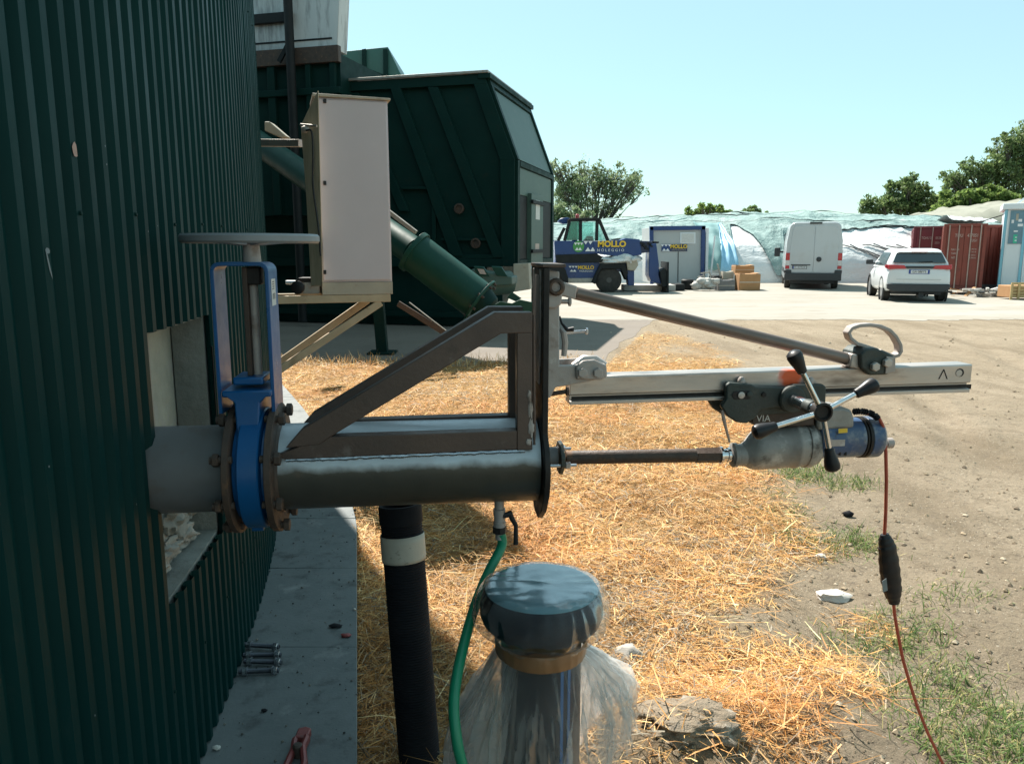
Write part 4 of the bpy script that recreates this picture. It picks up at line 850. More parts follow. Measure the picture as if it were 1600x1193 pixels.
# ================================================================= drain tap, hoses, wrapped pipe
tv = rthing('drain_tap', 'small ball valve with black lever under the steel spool', 'valve', (S(780), 0, -PR - .05))
q0 = Vector(r3(780, 786)); q1 = Vector(r3(781, 842))
dn = (q1 - q0).normalized()
mb = MB(); mb.lathe([(-.012,.013),(.014,.013),(.015,.0165),(.032,.0165),(.033,.015),(.05,.015),(.051,.0165),(.064,.0165),(.066,.012),(.10,.012)], q0, dn, 18); mb.build('body', M['grey'], tv)
mb = MB(); mb.lathe([(0,.0185),(.018,.0185)], q0 + dn * .064, dn, 8); mb.build('hose_clamp', M['darksteel'], tv)
lv = [r3(786,806,-.01), r3(797,802,-.01), r3(800,810,-.01), r3(806,820,-.01), r3(806,835,-.01), r3(806,850,-.01)]
mb = MB(); mb.tube(lv, [.007,.011,.007,.006,.006,.007], 10, flat=(1,.7)); mb.build('lever', M['black'], tv)
gh = thing('garden_hose', 'bright green hose running down from the drain tap past the wrapped pipe', 'hose', plane_pt(715, 1193, 0) - Vector((0,0,.3)))
gh['offx'], gh['offy'], gh['offz'] = gh.location
hp_ = [(782,833,0),(785,846,0),(780,862,-.02),(764,892,-.05),(746,935,-.11),(729,990,-.18),(715,1050,-.25),(709,1100,-.30),(713,1150,-.33),(722,1193,-.34),(745,1260,-.34),(790,1340,-.30)]
mb = MB(); P_ = [plane_pt(x, y, d) for x, y, d in hp_]
def smooth_path(P, k=5):
    out = []
    for i in range(len(P) - 1):
        p0 = P[max(i-1,0)]; p1 = P[i]; p2 = P[i+1]; p3 = P[min(i+2, len(P)-1)]
        for j in range(k):
            t = j / k; out.append(.5 * ((2*p1) + (p2-p0)*t + (2*p0-5*p1+4*p2-p3)*t*t + (3*p1-p0-3*p2+p3)*t*t*t))
    return out + [P[-1]]
PQ = smooth_path(P_); mb.tube(PQ, .0132, 16); mb.build('tube', M['hose'], gh)

# black ribbed conduit standing behind the spool
bt = at(625, 789, 2.16); bb = at(659, 1230, 2.06)
bh = thing('ribbed_conduit', 'black ribbed plastic pipe with beige tape band standing below the spool', 'pipe', bb); bh['offx'], bh['offy'], bh['offz'] = bb
mb = MB(); PP = []; rs = []; nr = 110
for k in range(nr * 2 + 1): PP.append(bt.lerp(bb, k / (nr * 2))); rs.append(.0612 if k % 2 else .0590)
mb.tube(PP, rs, 32, caps=False); mb.build('tube', M['blackrub'], bh, smooth=20)
mb = MB(); ax_ = (bb - bt).normalized(); mb.tube([bt - ax_ * .002, bt + ax_ * .30], .052, 32, caps=False); mb.build('bore', M['blackrub'], bh)
mb = MB(); mb.lathe([(.0,.0515),(-.004,.055),(-.003,.061),(.004,.0635),(.05,.0635)], bt, ax_, 32, caps=False); mb.build('rim', M['blackrub'], bh)
t0 = (at(625, 833, 2.15) - bt).length; t1 = (at(627, 872, 2.15) - bt).length
mb = MB(); mb.tube([bt + ax_ * (t0 + .004 * 0), bt + ax_ * (t0 + .02), bt + ax_ * (t1 - .01), bt + ax_ * t1], [.0640,.0645,.0645,.0640], 40, caps=False); mb.build('tape_band', M['tape'], bh, solid=.001)

# flanged PE pipe wrapped in clear plastic
fc = at(846, 930, 1.78); zt = fc.z + .030
pw = thing('wrapped_pipe', 'black capped plastic pipe wrapped in clear film with brown tape band', 'pipe', (fc.x, fc.y, 0)); 
mb = MB(); mb.lathe([(-.05,.100),(zt-.165*.84,.100),(zt-.150*.84,.108),(zt-.128*.84,.128),(zt-.105*.84,.146),(zt-.085*.84,.152),(zt-.06*.84,.152),(zt-.025*.84,.145),(zt-.012*.84,.139)], n=64, caps=True); mb.build('pipe', M['pe'], pw, smooth=50)
mb = MB(); mb.lathe([(zt-.012*.84,.139),(zt-.004*.84,.134),(zt,.126),(zt+.0005,.118),(zt,.01)], n=64); mb.build('cap', M['pecap_sky'], pw, smooth=50)
for an in (-62, -50): 
    mb = MB(); mb.bar((.1005 * math.cos(R(an)), .1005 * math.sin(R(an)), 0), (.1005 * math.cos(R(an)), .1005 * math.sin(R(an)), zt - .17), .008, .002, up=(math.cos(R(an)), math.sin(R(an)), 0)); mb.build('stripe', M['pestripe'], pw)
def ridg(q): return 1 - 2 * abs(mnoise.noise(q))
def wrapf(prof, amp, seed, n=200):
    rings = []
    for j, (z_, r_) in enumerate(prof):
        ring = []
        for k in range(n):
            an = 2 * math.pi * k / n; ca, sa = math.cos(an), math.sin(an); p = Vector((ca * .13, sa * .13, (z_ - zt) * .30))      # creases run mostly up and down
            d = amp[j] * (.40 * ridg(p * 13 + Vector((seed, 0, 0))) + .45 * ridg(p * 31 + Vector((0, seed, 0))) + .2 * ridg(Vector((ca * r_ * 24, sa * r_ * 24, z_ * 30))))
            top = max(0.0, 1 - r_ / .13) if z_ > zt else 0.0
            q = Vector((r_ * ca * 9 + r_ * sa * 5, r_ * sa * 30, seed)); dz = .0022 * ridg(q) * (1 if z_ > zt else 0)
            ring.append(((r_ + d) * ca, (r_ + d) * sa, z_ + dz + .15 * d))
        rings.append(ring)
    return MB().loft(rings, True, False)
def dense(P, A, k=4):
    P2, A2 = [], []
    for i in range(len(P) - 1):
        for j in range(k): t = j / k; P2.append((P[i][0] + (P[i+1][0] - P[i][0]) * t, P[i][1] + (P[i+1][1] - P[i][1]) * t)); A2.append(A[i] + (A[i+1] - A[i]) * t)
    return P2 + [P[-1]], A2 + [A[-1]]
bp_, ba_ = dense([(zt+.004,.002),(zt+.0045,.07),(zt+.004,.122),(zt-.002*.84,.140),(zt-.02*.84,.150),(zt-.06*.84,.160),(zt-.09*.84,.161),(zt-.11*.84,.154),(zt-.14*.84,.130),(zt-.16*.84,.112),(zt-.20*.84,.108)], [.0,.0,.003,.006,.010,.014,.018,.020,.016,.007,.002])
wrapf(bp_, ba_, 2).build('film_bag', M['film'], pw, smooth=70, recalc=False)
def skirt(seed, a0=0.0, a1=360.0, push=0.0):
    rings = []; n = 220; NV = 34; full = a1 - a0 >= 360
    for j in range(NV + 1):
        t = j / NV; z_ = zt - .172 - .42 * t; r_ = .108 + .040 * min(1, t * 1.6); ring = []
        for k in range(n if full else n + 1):
            an = R(a0 + (a1 - a0) * k / n); ca, sa = math.cos(an), math.sin(an)
            Lf = max(0, math.cos(an - R(190))) ** 2; Rt = max(0, math.cos(an - R(8))) ** 3; Fr = max(0, math.cos(an + R(80))) ** 2
            r = r_ * (1 + (.46 * Lf * t ** .6 + .50 * Rt * t ** .5)) - .036 * Fr * min(1, t * 1.6) + push * t
            q = Vector((ca * 3.0, sa * 3.0, t * 1.1 + seed)); fold = ridg(q * 1.5 + Vector((4, 1, seed))) * .034 * min(1, t * 2.5) + ridg(q * 2.6) * .014 * min(1, t * 3) + .004 * ridg(Vector((ca * 5, sa * 5, t * 4 + seed)))
            up = .25 * t * Rt + .07 * t * mnoise.noise(Vector((ca * 3, sa * 3, 1 + seed)))
            ring.append(((r + fold) * ca, (r + fold) * sa, z_ + up + .02 * fold))
        rings.append(ring)
    return MB().loft(rings, full, False)
skirt(0).build('film_skirt', M['film2'], pw, smooth=70, recalc=False)
for sd_, a0, a1, ps in ((3.3, -38, 62, -.012), (6.1, -30, 50, -.03), (2.2, 140, 238, -.012), (8.4, 150, 230, -.03)): skirt(sd_, a0, a1, ps).build('film_fold', M['film2'], pw, smooth=70, recalc=False)
mb = wrapf([(zt-.158*.84,.112),(zt-.165*.84,.114),(zt-.195*.84,.113),(zt-.207*.84,.111)], [.004,.004,.004,.004], 7); mb.build('tape_band', M['brtape'], pw, smooth=80, recalc=False)
# ================================================================= generic upright plane frames (pixel -> local x,z at depth offset d)
class PF:
    def __init__(s, o, yaw):
        s.o = Vector(o); s.yaw = yaw; s.x = Vector((math.cos(yaw), math.sin(yaw), 0)); s.y = Vector((-math.sin(yaw), math.cos(yaw), 0))
    def p2(s, px, py, d=0.0):
        r = ray(px, py); c = Vector((0, 0, CAM_H)); t = ((s.o - c).dot(s.y) + d) / r.dot(s.y); p = c + r * t - s.o
        return (p.dot(s.x), p.z)
    def L(s, d, *pts): return [s.p2(a, b, d) for a, b in pts]
    def p3(s, px, py, d=0.0): q = s.p2(px, py, d); return (q[0], d, q[1])
def slab3(pts, off):
    n = len(pts); off = Vector(off); vs = [Vector(p) for p in pts] + [Vector(p) + off for p in pts]
    return MB().add(vs, [tuple(range(n)), tuple(range(2*n-1, n-1, -1))] + [(i, i+n, (i+1) % n + n, (i+1) % n) for i in range(n)])

# ================================================================= white cabinet on its brackets
co = at(504, 462, 5.30); CF = PF((co.x, co.y, 0), R(17))
cb = thing('control_cabinet', 'tall white metal cabinet with beige base carried on brackets beside the tank', 'cabinet', CF.o, (0, 0, CF.yaw))
zt_ = CF.p2(500, 152)[1]; zb = CF.p2(506, 441)[1]; zb0 = CF.p2(506, 461)[1]; cw = CF.p2(609, 300)[0]
mb = MB(); mb.box(0, cw, 0, .32, zb, zt_); mb.build('body', M['wpaint'], cb, bevel=.004)
mb = MB(); mb.box(.012, cw - .010, -.012, -.001, zb + .012, zt_ - .012); mb.build('door', M['wpaint'], cb, bevel=.004)
mb = MB(); mb.prism([(-.012, zt_), (cw + .018, zt_), (cw + .018, zt_ + .014), (-.012, zt_ + .020)], -.025, .35); mb.build('roof', M['beige'], cb, bevel=.003)
mb = MB(); mb.box(-.002, cw + .002, -.004, .324, zb0, zb - .001); mb.build('plinth', M['beige'], cb, bevel=.003)
for py in (158, 286, 425):
    q = CF.p2(508, py, -.012); mb = MB(); mb.box(q[0] - .012, q[0] + .008, -.022, -.012, q[1] - .014, q[1] + .014); mb.build('hinge', M['black'], cb, bevel=.003)
bk = thing('cabinet_bracket', 'beige steel beams and double diagonal braces under the white cabinet', 'bracket', (co.x - .4, co.y + .15, 1.0)); bk['offx'], bk['offy'], bk['offz'] = bk.location
zbm = zb0 - .028
for dy in (0.02, .30):
    a_ = CF.o + CF.x * (cw * .97) + CF.y * dy; e_ = a_ - CF.x * 1.55
    MB().bar((e_.x, e_.y, zbm), (a_.x, a_.y, zbm), .045, .052).build('beam', M['brace'], bk, bevel=.003)
    d0_ = CF.o + CF.x * (.40 if dy < .1 else .34) + CF.y * dy; d1_ = CF.o - CF.x * .62 + CF.y * (dy + .05)
    MB().bar((d0_.x, d0_.y, zbm - .03), (d1_.x, d1_.y, .52), .04, .05).build('brace', M['brace'], bk, bevel=.003)
p = at(470, 224, 5.75); q = at(380, 223, 6.0); MB().bar(tuple(q), tuple(p), .05, .05).build('upper_arm', M['galv'], bk, bevel=.003)
bd = thing('backing_board', 'weathered grey timber board with slanted top on the left of the white cabinet', 'board', at(490, 450, 5.5)); bd['offx'], bd['offy'], bd['offz'] = bd.location
P3 = [at(497, 141, 5.20), at(504, 447, 5.20), at(486, 447, 5.28), at(478, 300, 5.28), at(470, 196, 5.28)]
slab3(P3, (-.004, .03, 0)).build('plank', M['wood'], bd, bevel=.002)
mb = MB(); mb.tube(smooth_path([at(478, 204, 5.18), at(487, 206, 5.18), at(489, 240, 5.18), at(489, 290, 5.18), at(497, 350, 5.17), at(501, 400, 5.17)]), .006, 8); mb.build('cable', M['black'], bd)
mb = MB(); mb.tube([at(470, 195, 5.22), at(495, 197, 5.16)], .008, 8); mb.blob(at(477, 202, 5.2), (.03,.02,.025), 3); mb.build('clip', M['galv'], bd)
pmn = thing('dosing_pump', 'small metal pump with black wheel on the beam left of the cabinet', 'pump', at(480, 462, 5.35)); pmn['offx'], pmn['offy'], pmn['offz'] = pmn.location
slab3([at(468, 459, 5.30), at(500, 459, 5.33), at(500, 440, 5.33), at(470, 440, 5.30)], (-.02, .16, 0)).build('body', M['galv'], pmn, bevel=.006)
slab3([at(462, 440, 5.28), at(502, 440, 5.32), at(502, 434, 5.32), at(466, 434, 5.28)], (-.02, .18, 0)).build('cover', M['darksteel'], pmn, bevel=.004)
q = at(466, 449, 5.27); MB().lathe([(0,.045),(.03,.045),(.035,.03)], q, (.1,-1,0), 18).build('wheel', M['black'], pmn)
MB().cyl(at(447, 441, 5.3), at(462, 441, 5.3), .014, n=12).build('nozzle', M['white'], pmn)

# ================================================================= green feeder hopper
c0 = at(805, 415, 15.0); HF = PF((c0.x, c0.y, 0), R(-15)); EF = PF((c0.x, c0.y, 0), R(-15) + math.pi / 2)   # EF: end face, x runs away from the camera
fd = thing('feed_hopper', 'large dark green steel feed hopper with slanted end and diagonal ribs', 'hopper', HF.o, (0, 0, HF.yaw))
zb_ = HF.p2(805, 416)[1]; xm, zm = HF.p2(806, 250); xt, ztp = HF.p2(757, 116); FW = 3.3; XL = -11.0
body = [(0, zb_), (0, zm), (xt, ztp), (XL, ztp), (XL, zb_)]
MB().prism(body, .03, FW - .03).build('body', M['feeder'], fd)
def hbar(pts, d0=-.07, d1=.031, name='rib'):
    MB().prism(pts, d0, d1).build(name, M['feeder'], fd, bevel=.006)
# frame of the side: top rail, sloped corner post, lower post, bottom rail
z1 = ztp - .18
hbar([(XL, z1), (xt + .06, z1), (xt, ztp), (XL, ztp)], name='top_rail')
hbar([(-.28, zm), (0.002, zm), (xt + .002, ztp - .002), (xt - .26, ztp - .002)], -.066, .03, 'corner_post')
hbar([(-.26, zb_), (0.002, zb_), (0.002, zm + .001), (-.28, zm + .001)], -.064, .03, 'corner_post')
hbar([(XL, zb_ - .02), (-.26, zb_ - .02), (-.26, zb_ + .14), (XL, zb_ + .14)], -.068, .03, 'bottom_rail')
for (a, b_, c_, d_) in (((612,139),(628,139),(724,400),(706,400)), ((670,137),(686,137),(790,402),(772,402)), ((548,146),(562,146),(640,330),(626,330))):
    hbar(HF.L(0, a, b_, c_, d_), -.075, .03)
for (x0_, y0_, x1_, y1_) in ((628,292,682,296), (676,296,682,400), (622,398,800,404), (690,372,770,376)):
    hbar(HF.L(0, (x0_,y0_), (x1_,y0_), (x1_,y1_), (x0_,y1_)), -.05, .03, 'panel_frame')
for px, py in ((718, 326), (744, 380)):
    q = HF.p3(px, py, -.01); MB().lathe([(0,.10),(.05,.10),(.055,.07),(.03,.065),(.03,.001)], q, (0,-1,0), 20).build('port', M['rust'], fd)
lid = MB(); lid.box(-3.4, xt + .10, -.12, FW + .10, ztp + .002, ztp + .05); lid.build('lid', M['galv'], fd, bevel=.006)
lid2 = MB(); lid2.box(xt - .10, xt + .14, -.10, FW + .08, ztp - .09, ztp + .001); lid2.build('lid_edge', M['feeder'], fd, bevel=.006)
# end face trims (local x>0 side), in hopper coordinates: y runs 0..FW
def eb(y0, y1, z0_, z1_, t=.05, name='end_trim', m=None):
    mb = MB(); mb.box(.004, .004 + t, y0, y1, z0_, z1_); return mb.build(name, m or M['feeder'], fd, bevel=.006)
M['endp'] = mat('end_skylit_drive_green', (.055,.105,.085), (.04,.085,.07), 2.5, .5, dirt=((.10,.13,.11), 5, .55, .75), bump=.05)  # sky reflection put into the end panels as paler green; drive unit shares it
eb(0, .16, zb_, zm); eb(FW - .16, FW, zb_, zm); eb(.16, FW - .16, zm - .10, zm - .002, .06); eb(.16, FW - .16, zb_, zb_ + .12)
eb(.17, FW - .17, zm - .62, zm - .11, .02, 'upper_panel', M['endp'])
eb(.17, .85, zb_ + .13, zm - .63, .015, 'opening', M['tdark']); eb(1.98, FW - .17, zb_ + .13, zm - .63, .015, 'opening', M['tdark'])
dr = eb(.90, 1.95, zb_ + .02, zm - .55, .10, 'door', M['endp'])
for z_ in (zb_ + .25, zm - .75): 
    mb = MB(); mb.box(.10, .15, .86, 1.99, z_, z_ + .07); mb.build('hinge', M['tdark'], dr)
mb = MB(); mb.box(.105, .109, 1.25, 1.62, zm - 1.05, zm - .66); mb.build('notice', M['paper'], dr)
mb = MB(); mb.box(.105, .109, 1.22, 1.58, zb_ + .28, zb_ + .44); mb.build('warning_label', M['faded'], dr)
sl3 = lambda y0, y1, t0, t1, off: [(xt * (t0) + off, y0, zm + (ztp - zm) * t0), (xt * t0 + off, y1, zm + (ztp - zm) * t0), (xt * t1 + off, y1, zm + (ztp - zm) * t1), (xt * t1 + off, y0, zm + (ztp - zm) * t1)]
for y0, y1, t0, t1, th2, m_, nm in ((0,.14,0,1,.05,M['feeder'],'end_trim'), (FW-.14,FW,0,1,.05,M['feeder'],'end_trim'), (.14,FW-.14,.86,1,.05,M['feeder'],'end_trim'), (.15,FW-.15,.02,.85,.015,M['endp'],'sloped_panel')):
    slab3(sl3(y0, y1, t0, t1, .006), (th2, 0, th2 * .35)).build(nm, m_, fd, bevel=.004)
# trough filled down to the ground as a dark backdrop, legs below
mb = MB(); mb.prism([(-1.0, .02), (-.6, zb_ - .02), (-10.5, zb_ - .02), (-10.5, .02)], .12, 2.7); mb.build('trough_backdrop', M['feeder'], fd)
for x_ in (-.35, -2.9, -5.4, -7.8):
    for y_ in (.08, FW - .08):
        mb = MB(); mb.box(x_ - .09, x_ + .09, y_ - .07, y_ + .07, 0, zb_ - .02); mb.build('leg', M['feeder'], fd, bevel=.006)
mb = MB(); mb.bar((-.35, .0, .25), (-2.9, 0, .25), .08, .1); mb.bar((-2.9, 0, .25), (-5.4, 0, .25), .08, .1); mb.build('cross_beam', M['feeder'], fd)
# discharge box, motor drums below the end
dx = thing('drive_unit', 'grey green gear drive with rounded motor below the hopper end', 'machine', at(770, 470, 13.4)); dx['offx'], dx['offy'], dx['offz'] = dx.location
slab3([at(738, 448, 13.4), at(800, 445, 13.4), at(800, 432, 13.4), at(736, 420, 13.4)], (.1, .5, 0)).build('housing', M['endp'], dx, bevel=.02)
MB().tube([at(742, 445, 13.5), at(796, 441, 13.9)], .21, 20).build('motor', M['endp'], dx)
for px in (748, 776): slab3([at(px, 431, 13.38), at(px + 17, 432, 13.38), at(px + 8, 418, 13.36), at(px - 8, 417, 13.36)], (0, .05, .02)).build('cover_flap', M['auger'], dx, bevel=.005)
slab3([at(802, 412, 14.6), at(826, 411, 14.6), at(828, 452, 14.6), at(803, 456, 14.6)], (.05, .3, 0)).build('side_box', M['beige'], dx, bevel=.01)
slab3([at(750,428,13.35), at(760,429,13.35), at(756,421,13.35), at(746,420,13.35)], (0,-.01,.003)).build('label_plate', M['faded'], dx)

# ---- taller green section with stained white hood, and a second hopper behind
tb = thing('hopper_tower', 'tall dark green ribbed section of the feeder below the white hood', 'machine', HF.o + HF.x * -4.4 + HF.y * -.3, (0, 0, HF.yaw))
lo = Vector((-4.4, -.3, 0)); tb['offx'], tb['offy'], tb['offz'] = lo
xr, zr = HF.p2(531, 84, -.45); xr2 = xr
mb = MB(); mb.box(XL - 1, xr, -.45, 3.0, 2.2, zr); mb.build('wall', M['feeder'], tb)
for px, w_ in ((430, .16), (487, .10), (525, .12)):
    x_ = HF.p2(px, 180, -.45)[0]; mb = MB(); mb.box(x_ - w_ / 2, x_ + w_ / 2, -.55, -.449, 2.2, zr - .01); mb.build('rib', M['feeder'], tb, bevel=.01)
for py, h_ in ((90, .30), (146, .12)):
    z_ = HF.p2(470, py, -.45)[1]; mb = MB(); mb.box(XL - 1, xr + .03, -.58, -.45, z_ - h_ / 2, z_ + h_ / 2); mb.build('rail', M['rust'] if py == 90 else M['feeder'], tb, bevel=.01)
wh = thing('white_hood', 'stained white sheet metal hood above the green tower', 'hood', HF.o + HF.x * -4.4 + HF.y * -.3 + Vector((0,0,zr)), (0, 0, HF.yaw)); wh['offx'], wh['offy'], wh['offz'] = (-4.4, -.3, zr)
xh, zh0 = HF.p2(527, 78, -.5); xh2 = HF.p2(535, 0, -.5)[0]
MB().prism([(XL - 1, zh0), (xh, zh0), (xh2 + .1, zh0 + 2.6), (XL - 1, zh0 + 2.6)], -.5, -.1).build('shell', M['whood'], wh, bevel=.01)
zz1 = HF.p2(430, 30, -.5)[1]; xp = HF.p2(460, 40, -.5)[0]
mb = MB(); mb.box(XL - 1, xp - .02, -.60, -.5, zz1 - .09, zz1 + .09); mb.build('band', M['tdark'], wh, bevel=.01)
zz2 = HF.p2(490, 62, -.5)[1]; mb = MB(); mb.box(XL, xh - .10, -.512, -.5, zz2 - .015, zz2 + .015); mb.build('seam', M['tdark'], wh)
dp = thing('downpipe', 'black vertical pipe running down in front of the white hood', 'pipe', HF.o + HF.x * xp + HF.y * -.66, (0, 0, HF.yaw)); dp['offx'], dp['offy'], dp['offz'] = (xp, -.66, 0)
mb = MB(); mb.cyl((xp, -.70, 0.1), (xp, -.70, zh0 + 2.6), .085, n=16); mb.build('tube', M['tdark'], dp)
q = HF.p2(436, 97, -.7); mb = MB(); mb.bar((q[0], -.70, q[1]), (xp, -.70, q[1] + .35), .05, .08); mb.build('stay', M['tdark'], dp)
bf = thing('rear_hopper', 'green steel hopper with slanted end showing behind the feeder lid', 'hopper', at(560, 400, 21.5)); bf['offx'], bf['offy'], bf['offz'] = bf.location
def fp(Y_, *pts): 
    return [(at(a, b_, Y_).x, at(a, b_, Y_).z) for a, b_ in pts]
M['rearh'] = mat('rear_hopper_lit_green', (.018,.10,.08), (.022,.11,.09), 1.5, .45, dirt=((.04,.11,.09), 4, .6, .8))  # lit look of this face painted in as a paler green
MB().prism(fp(21, (440,90), (606,73.5), (642,150), (642,400), (440,400)), 21, 24).build('body', M['rearh'], bf, bevel=.01)
for a_, b_ in ((566, 572), (599, 606)): MB().prism(fp(20.95, (a_,78), (b_,77), (b_+1,200), (a_+1,200)), 20.9, 21.02).build('rib', M['feeder'], bf)
MB().prism(fp(20.8, (528,92), (532,90), (600,118), (598,123)), 20.7, 20.85).build('stay', M['feeder'], bf)

# ---- inclined auger
ag = thing('screw_conveyor', 'inclined dark green auger tube running up behind the white cabinet', 'conveyor', at(745, 480, 10.8)); ag['offx'], ag['offy'], ag['offz'] = ag.location
aE = at(748, 470, 10.8); aM = at(648, 394, 10.95); aU = at(395, 218, 13.6); da = (aE - aM).normalized()
MB().tube([aM, aE], .280, 40).build('lower_tube', M['auger'], ag)
MB().tube([aU, aM], .205, 32).build('upper_tube', M['auger'], ag)
MB().lathe([(-.04,.2),(-.04,.312),(.03,.312),(.03,.2)], aM, da, 40).build('flange', M['auger'], ag, bevel=.004)
MB().lathe([(0,.2),(0,.355),(.03,.355),(.03,.10)], aE, da, 40).build('end_flange', M['auger'], ag, bevel=.003)
for k in range(10):
    an = 2 * math.pi * k / 10; x_ = da.cross(Vector((0,1,0))).normalized(); y_ = da.cross(x_); c_ = aE + (x_ * math.cos(an) + y_ * math.sin(an)) * .32
    mb = MB(); nut(mb, c_ - da * .02, da, .02, .09); mb.build('bolt', M['rust'], ag)
MB().lathe([(.03,.24),(.19,.19),(.24,.12)], aE, da, 24).build('bearing', M['feeder'], ag)
slab3([at(755,487,10.4), at(781,471,10.4), at(800,474,10.4), at(812,468,10.4), at(840,474,10.4), at(840,487,10.4)], (0,.04,0)).build('guard_plate', M['auger'], ag, bevel=.003)
slab3([at(792,465,10.5), at(800,456,10.5), at(815,466,10.5), at(806,471,10.5)], (0,.02,0)).build('guard_plate', M['auger'], ag)
pq2 = at(650, 363, 10.75); MB().bar(at(560, 294, 10.85), pq2, .10, .05).build('inspection_strip', M['galv'], ag)
slab3([at(413,190,10.4), at(421,190,10.4), at(448,213,10.4), at(440,216,10.4), at(413,204,10.4)], (0,.2,0)).build('hatch', M['beige'], ag, bevel=.01)
tr = thing('cable_tray', 'rusty slanted perforated steel rail below the auger right of the cabinet', 'rail', at(695, 520, 9.6)); tr['offx'], tr['offy'], tr['offz'] = tr.location
p, q = at(622, 474, 9.6), at(697, 521, 9.6); MB().bar(p, q, .05, .07).build('side', M['rust'], tr, bevel=.003); MB().bar(p + Vector((.14,0,.015)), q + Vector((0,0,.038)), .05, .008).build('top_flange', M['galv'], tr)
sg = thing('auger_support', 'dark green steel post standing under the auger', 'post', at(600, 545, 11.3)); sg['offx'], sg['offy'], sg['offz'] = sg.location
b0 = gnd(598, 552); MB().bar((b0.x, b0.y, 0), (b0.x - .1, b0.y, 1.75), .16, .16, up=(0,1,0)).build('post', M['feeder'], sg, bevel=.01)
MB().box(b0.x - .2, b0.x + .2, b0.y - .2, b0.y + .2, .005, .03).build('foot_plate', M['feeder'], sg)
MB().bar((b0.x - .05, b0.y, 1.1), (b0.x - .8, b0.y + .3, 1.9), .08, .08).build('stay', M['feeder'], sg)
# ================================================================= far yard: clamp, cabin, machine, vehicles
def fthing(name, label, cat, px, py, Y_, group=None):
    p = at(px, py, Y_); o = thing(name, label, cat, (p.x, p.y, 0), None, group); o['offx'], o['offy'], o['offz'] = p.x, p.y, 0.0; return o
# ---- silage clamp
sc = fthing('silage_clamp', 'long covered silage mound with teal netting over white foil across the yard', 'mound', 1250, 440, 38)
SECT = [(35.2, 0), (35.6, .9), (36.3, 1.55), (37.6, 2.2), (39.5, 2.85), (42, 3.2), (46, 3.35), (58, 3.3)]
SECL = np.cumsum([0] + [math.hypot(SECT[i+1][0]-SECT[i][0], SECT[i+1][1]-SECT[i][1]) for i in range(7)])
def clamp_pt(x, v, off=0.0, fine=1.0):
    # v: height fraction along the front slope, 0..1 at the crest, to 2 at the far side
    s_ = v * 8.0 if v <= 1 else 8 + (v - 1) * 17; s_ = min(s_, SECL[-1])
    y = np.interp(s_, SECL, [p[0] for p in SECT]); z = np.interp(s_, SECL, [p[1] for p in SECT])
    z *= np.interp(x, [-6, 0, 6, 12, 16, 22, 25, 28], [.65, .80, .92, 1.0, 1.0, .97, .9, .5])
    q = Vector((x * .35, s_ * .5, 0)); wr = .20 * mnoise.noise(q) + .16 * (.5 - abs(mnoise.noise(Vector((x * .9, s_ * .55, 2))))) * fine + .09 * (.5 - abs(mnoise.noise(Vector((x * 2.3 + s_, s_ * 1.3, 4))))) * fine
    k = min(1, v * 4); return Vector((x, y - off * .6 - wr * .7 * k, max(0, z + off * .8 + wr * k)))
MB().sheet(lambda u, v: clamp_pt(-6 + 34 * u, 2 * v), 300, 60).build('foil', M['foil'], sc, smooth=60, recalc=False)
LOW = [(850,.40),(950,.38),(1060,.36),(1108,.34),(1112,.06),(1122,.05),(1130,.16),(1150,.60),(1157,.60),(1163,.50),(1178,.20),(1190,.04),(1197,.03),(1206,.16),(1222,.40),(1260,.46),(1330,.50),(1400,.53),(1480,.52)]
def net_pt(u, v):
    x = -6 + 33 * u; px = 800 + FPX * x / 37.0
    e_ = np.interp(px, [a for a, b_ in LOW], [b_ for a, b_ in LOW]) + .02 * mnoise.noise(Vector((x * 2.3, 0, 0)))
    return clamp_pt(x, e_ + (1.9 - e_) * v ** 1.3, .10 + .06 * mnoise.noise(Vector((x * 1.5, v * 9, 8))))
MB().sheet(net_pt, 400, 60).build('net_cover', M['net'], sc, smooth=60, recalc=False)
for k, (v0, x0, x1, m_) in enumerate(((1.04,-4,27,'tdark'), (.90,1,13,'tdark'), (.62,6,20,'tdark'), (.80,13,26,'netd'), (.70,-2,9,'netd'), (.5,17,26,'tdark'))):
    P_ = [clamp_pt(x, v0 + .035 * mnoise.noise(Vector((x * .8, k * 3, 0))), .19) for x in np.arange(x0, x1, .3)]
    MB().tube(P_, [.008 + .06 * max(0, mnoise.noise(Vector((i * .21, k * 3.3, 0)))) for i in range(len(P_))], 6).build('ballast_line', M[m_], sc)
for k in range(9):
    x = 15.2 + k * .55; P_ = [clamp_pt(x + t * 2.6, .26 - .22 * t + .02 * math.sin(k * 3 + t * 5), .06) for t in np.linspace(0, 1, 10)]
    MB().tube(P_, .03, 5).build('foil_fold', M['stub'], sc)
bs_ = fthing('blue_sheet', 'pale blue plastic sheet hanging in the gap of the netting', 'sheet', 1140, 430, 35.4)
def bsf(u, v):
    x0 = at(1127 + 8 * (1 - v) - 0 * v, 420, 35).x; xa = at(1126 + 24 * v, 400, 35).x; xb_ = at(1158 - 3 * v, 400, 35).x
    x = xa + (xb_ - xa) * u; return clamp_pt(x, .04 + .52 * v, .22 + .05 * math.sin(u * 14 + v * 2))
MB().sheet(bsf, 20, 14).build('drape', M['bluesheet'], bs_, smooth=60, recalc=False, solid=.01)
dn_ = fthing('dark_tarp', 'dark teal tarp corner hanging beside the site cabin', 'tarp', 1120, 430, 35.2)
def dtf(u, v):
    xa = at(1108, 400, 35).x; xb_ = at(1128 + 24 * v, 400, 35).x; return clamp_pt(xa + (xb_ - xa) * u, .05 + .52 * v, .27 + .04 * math.sin(u * 9 + v * 3))
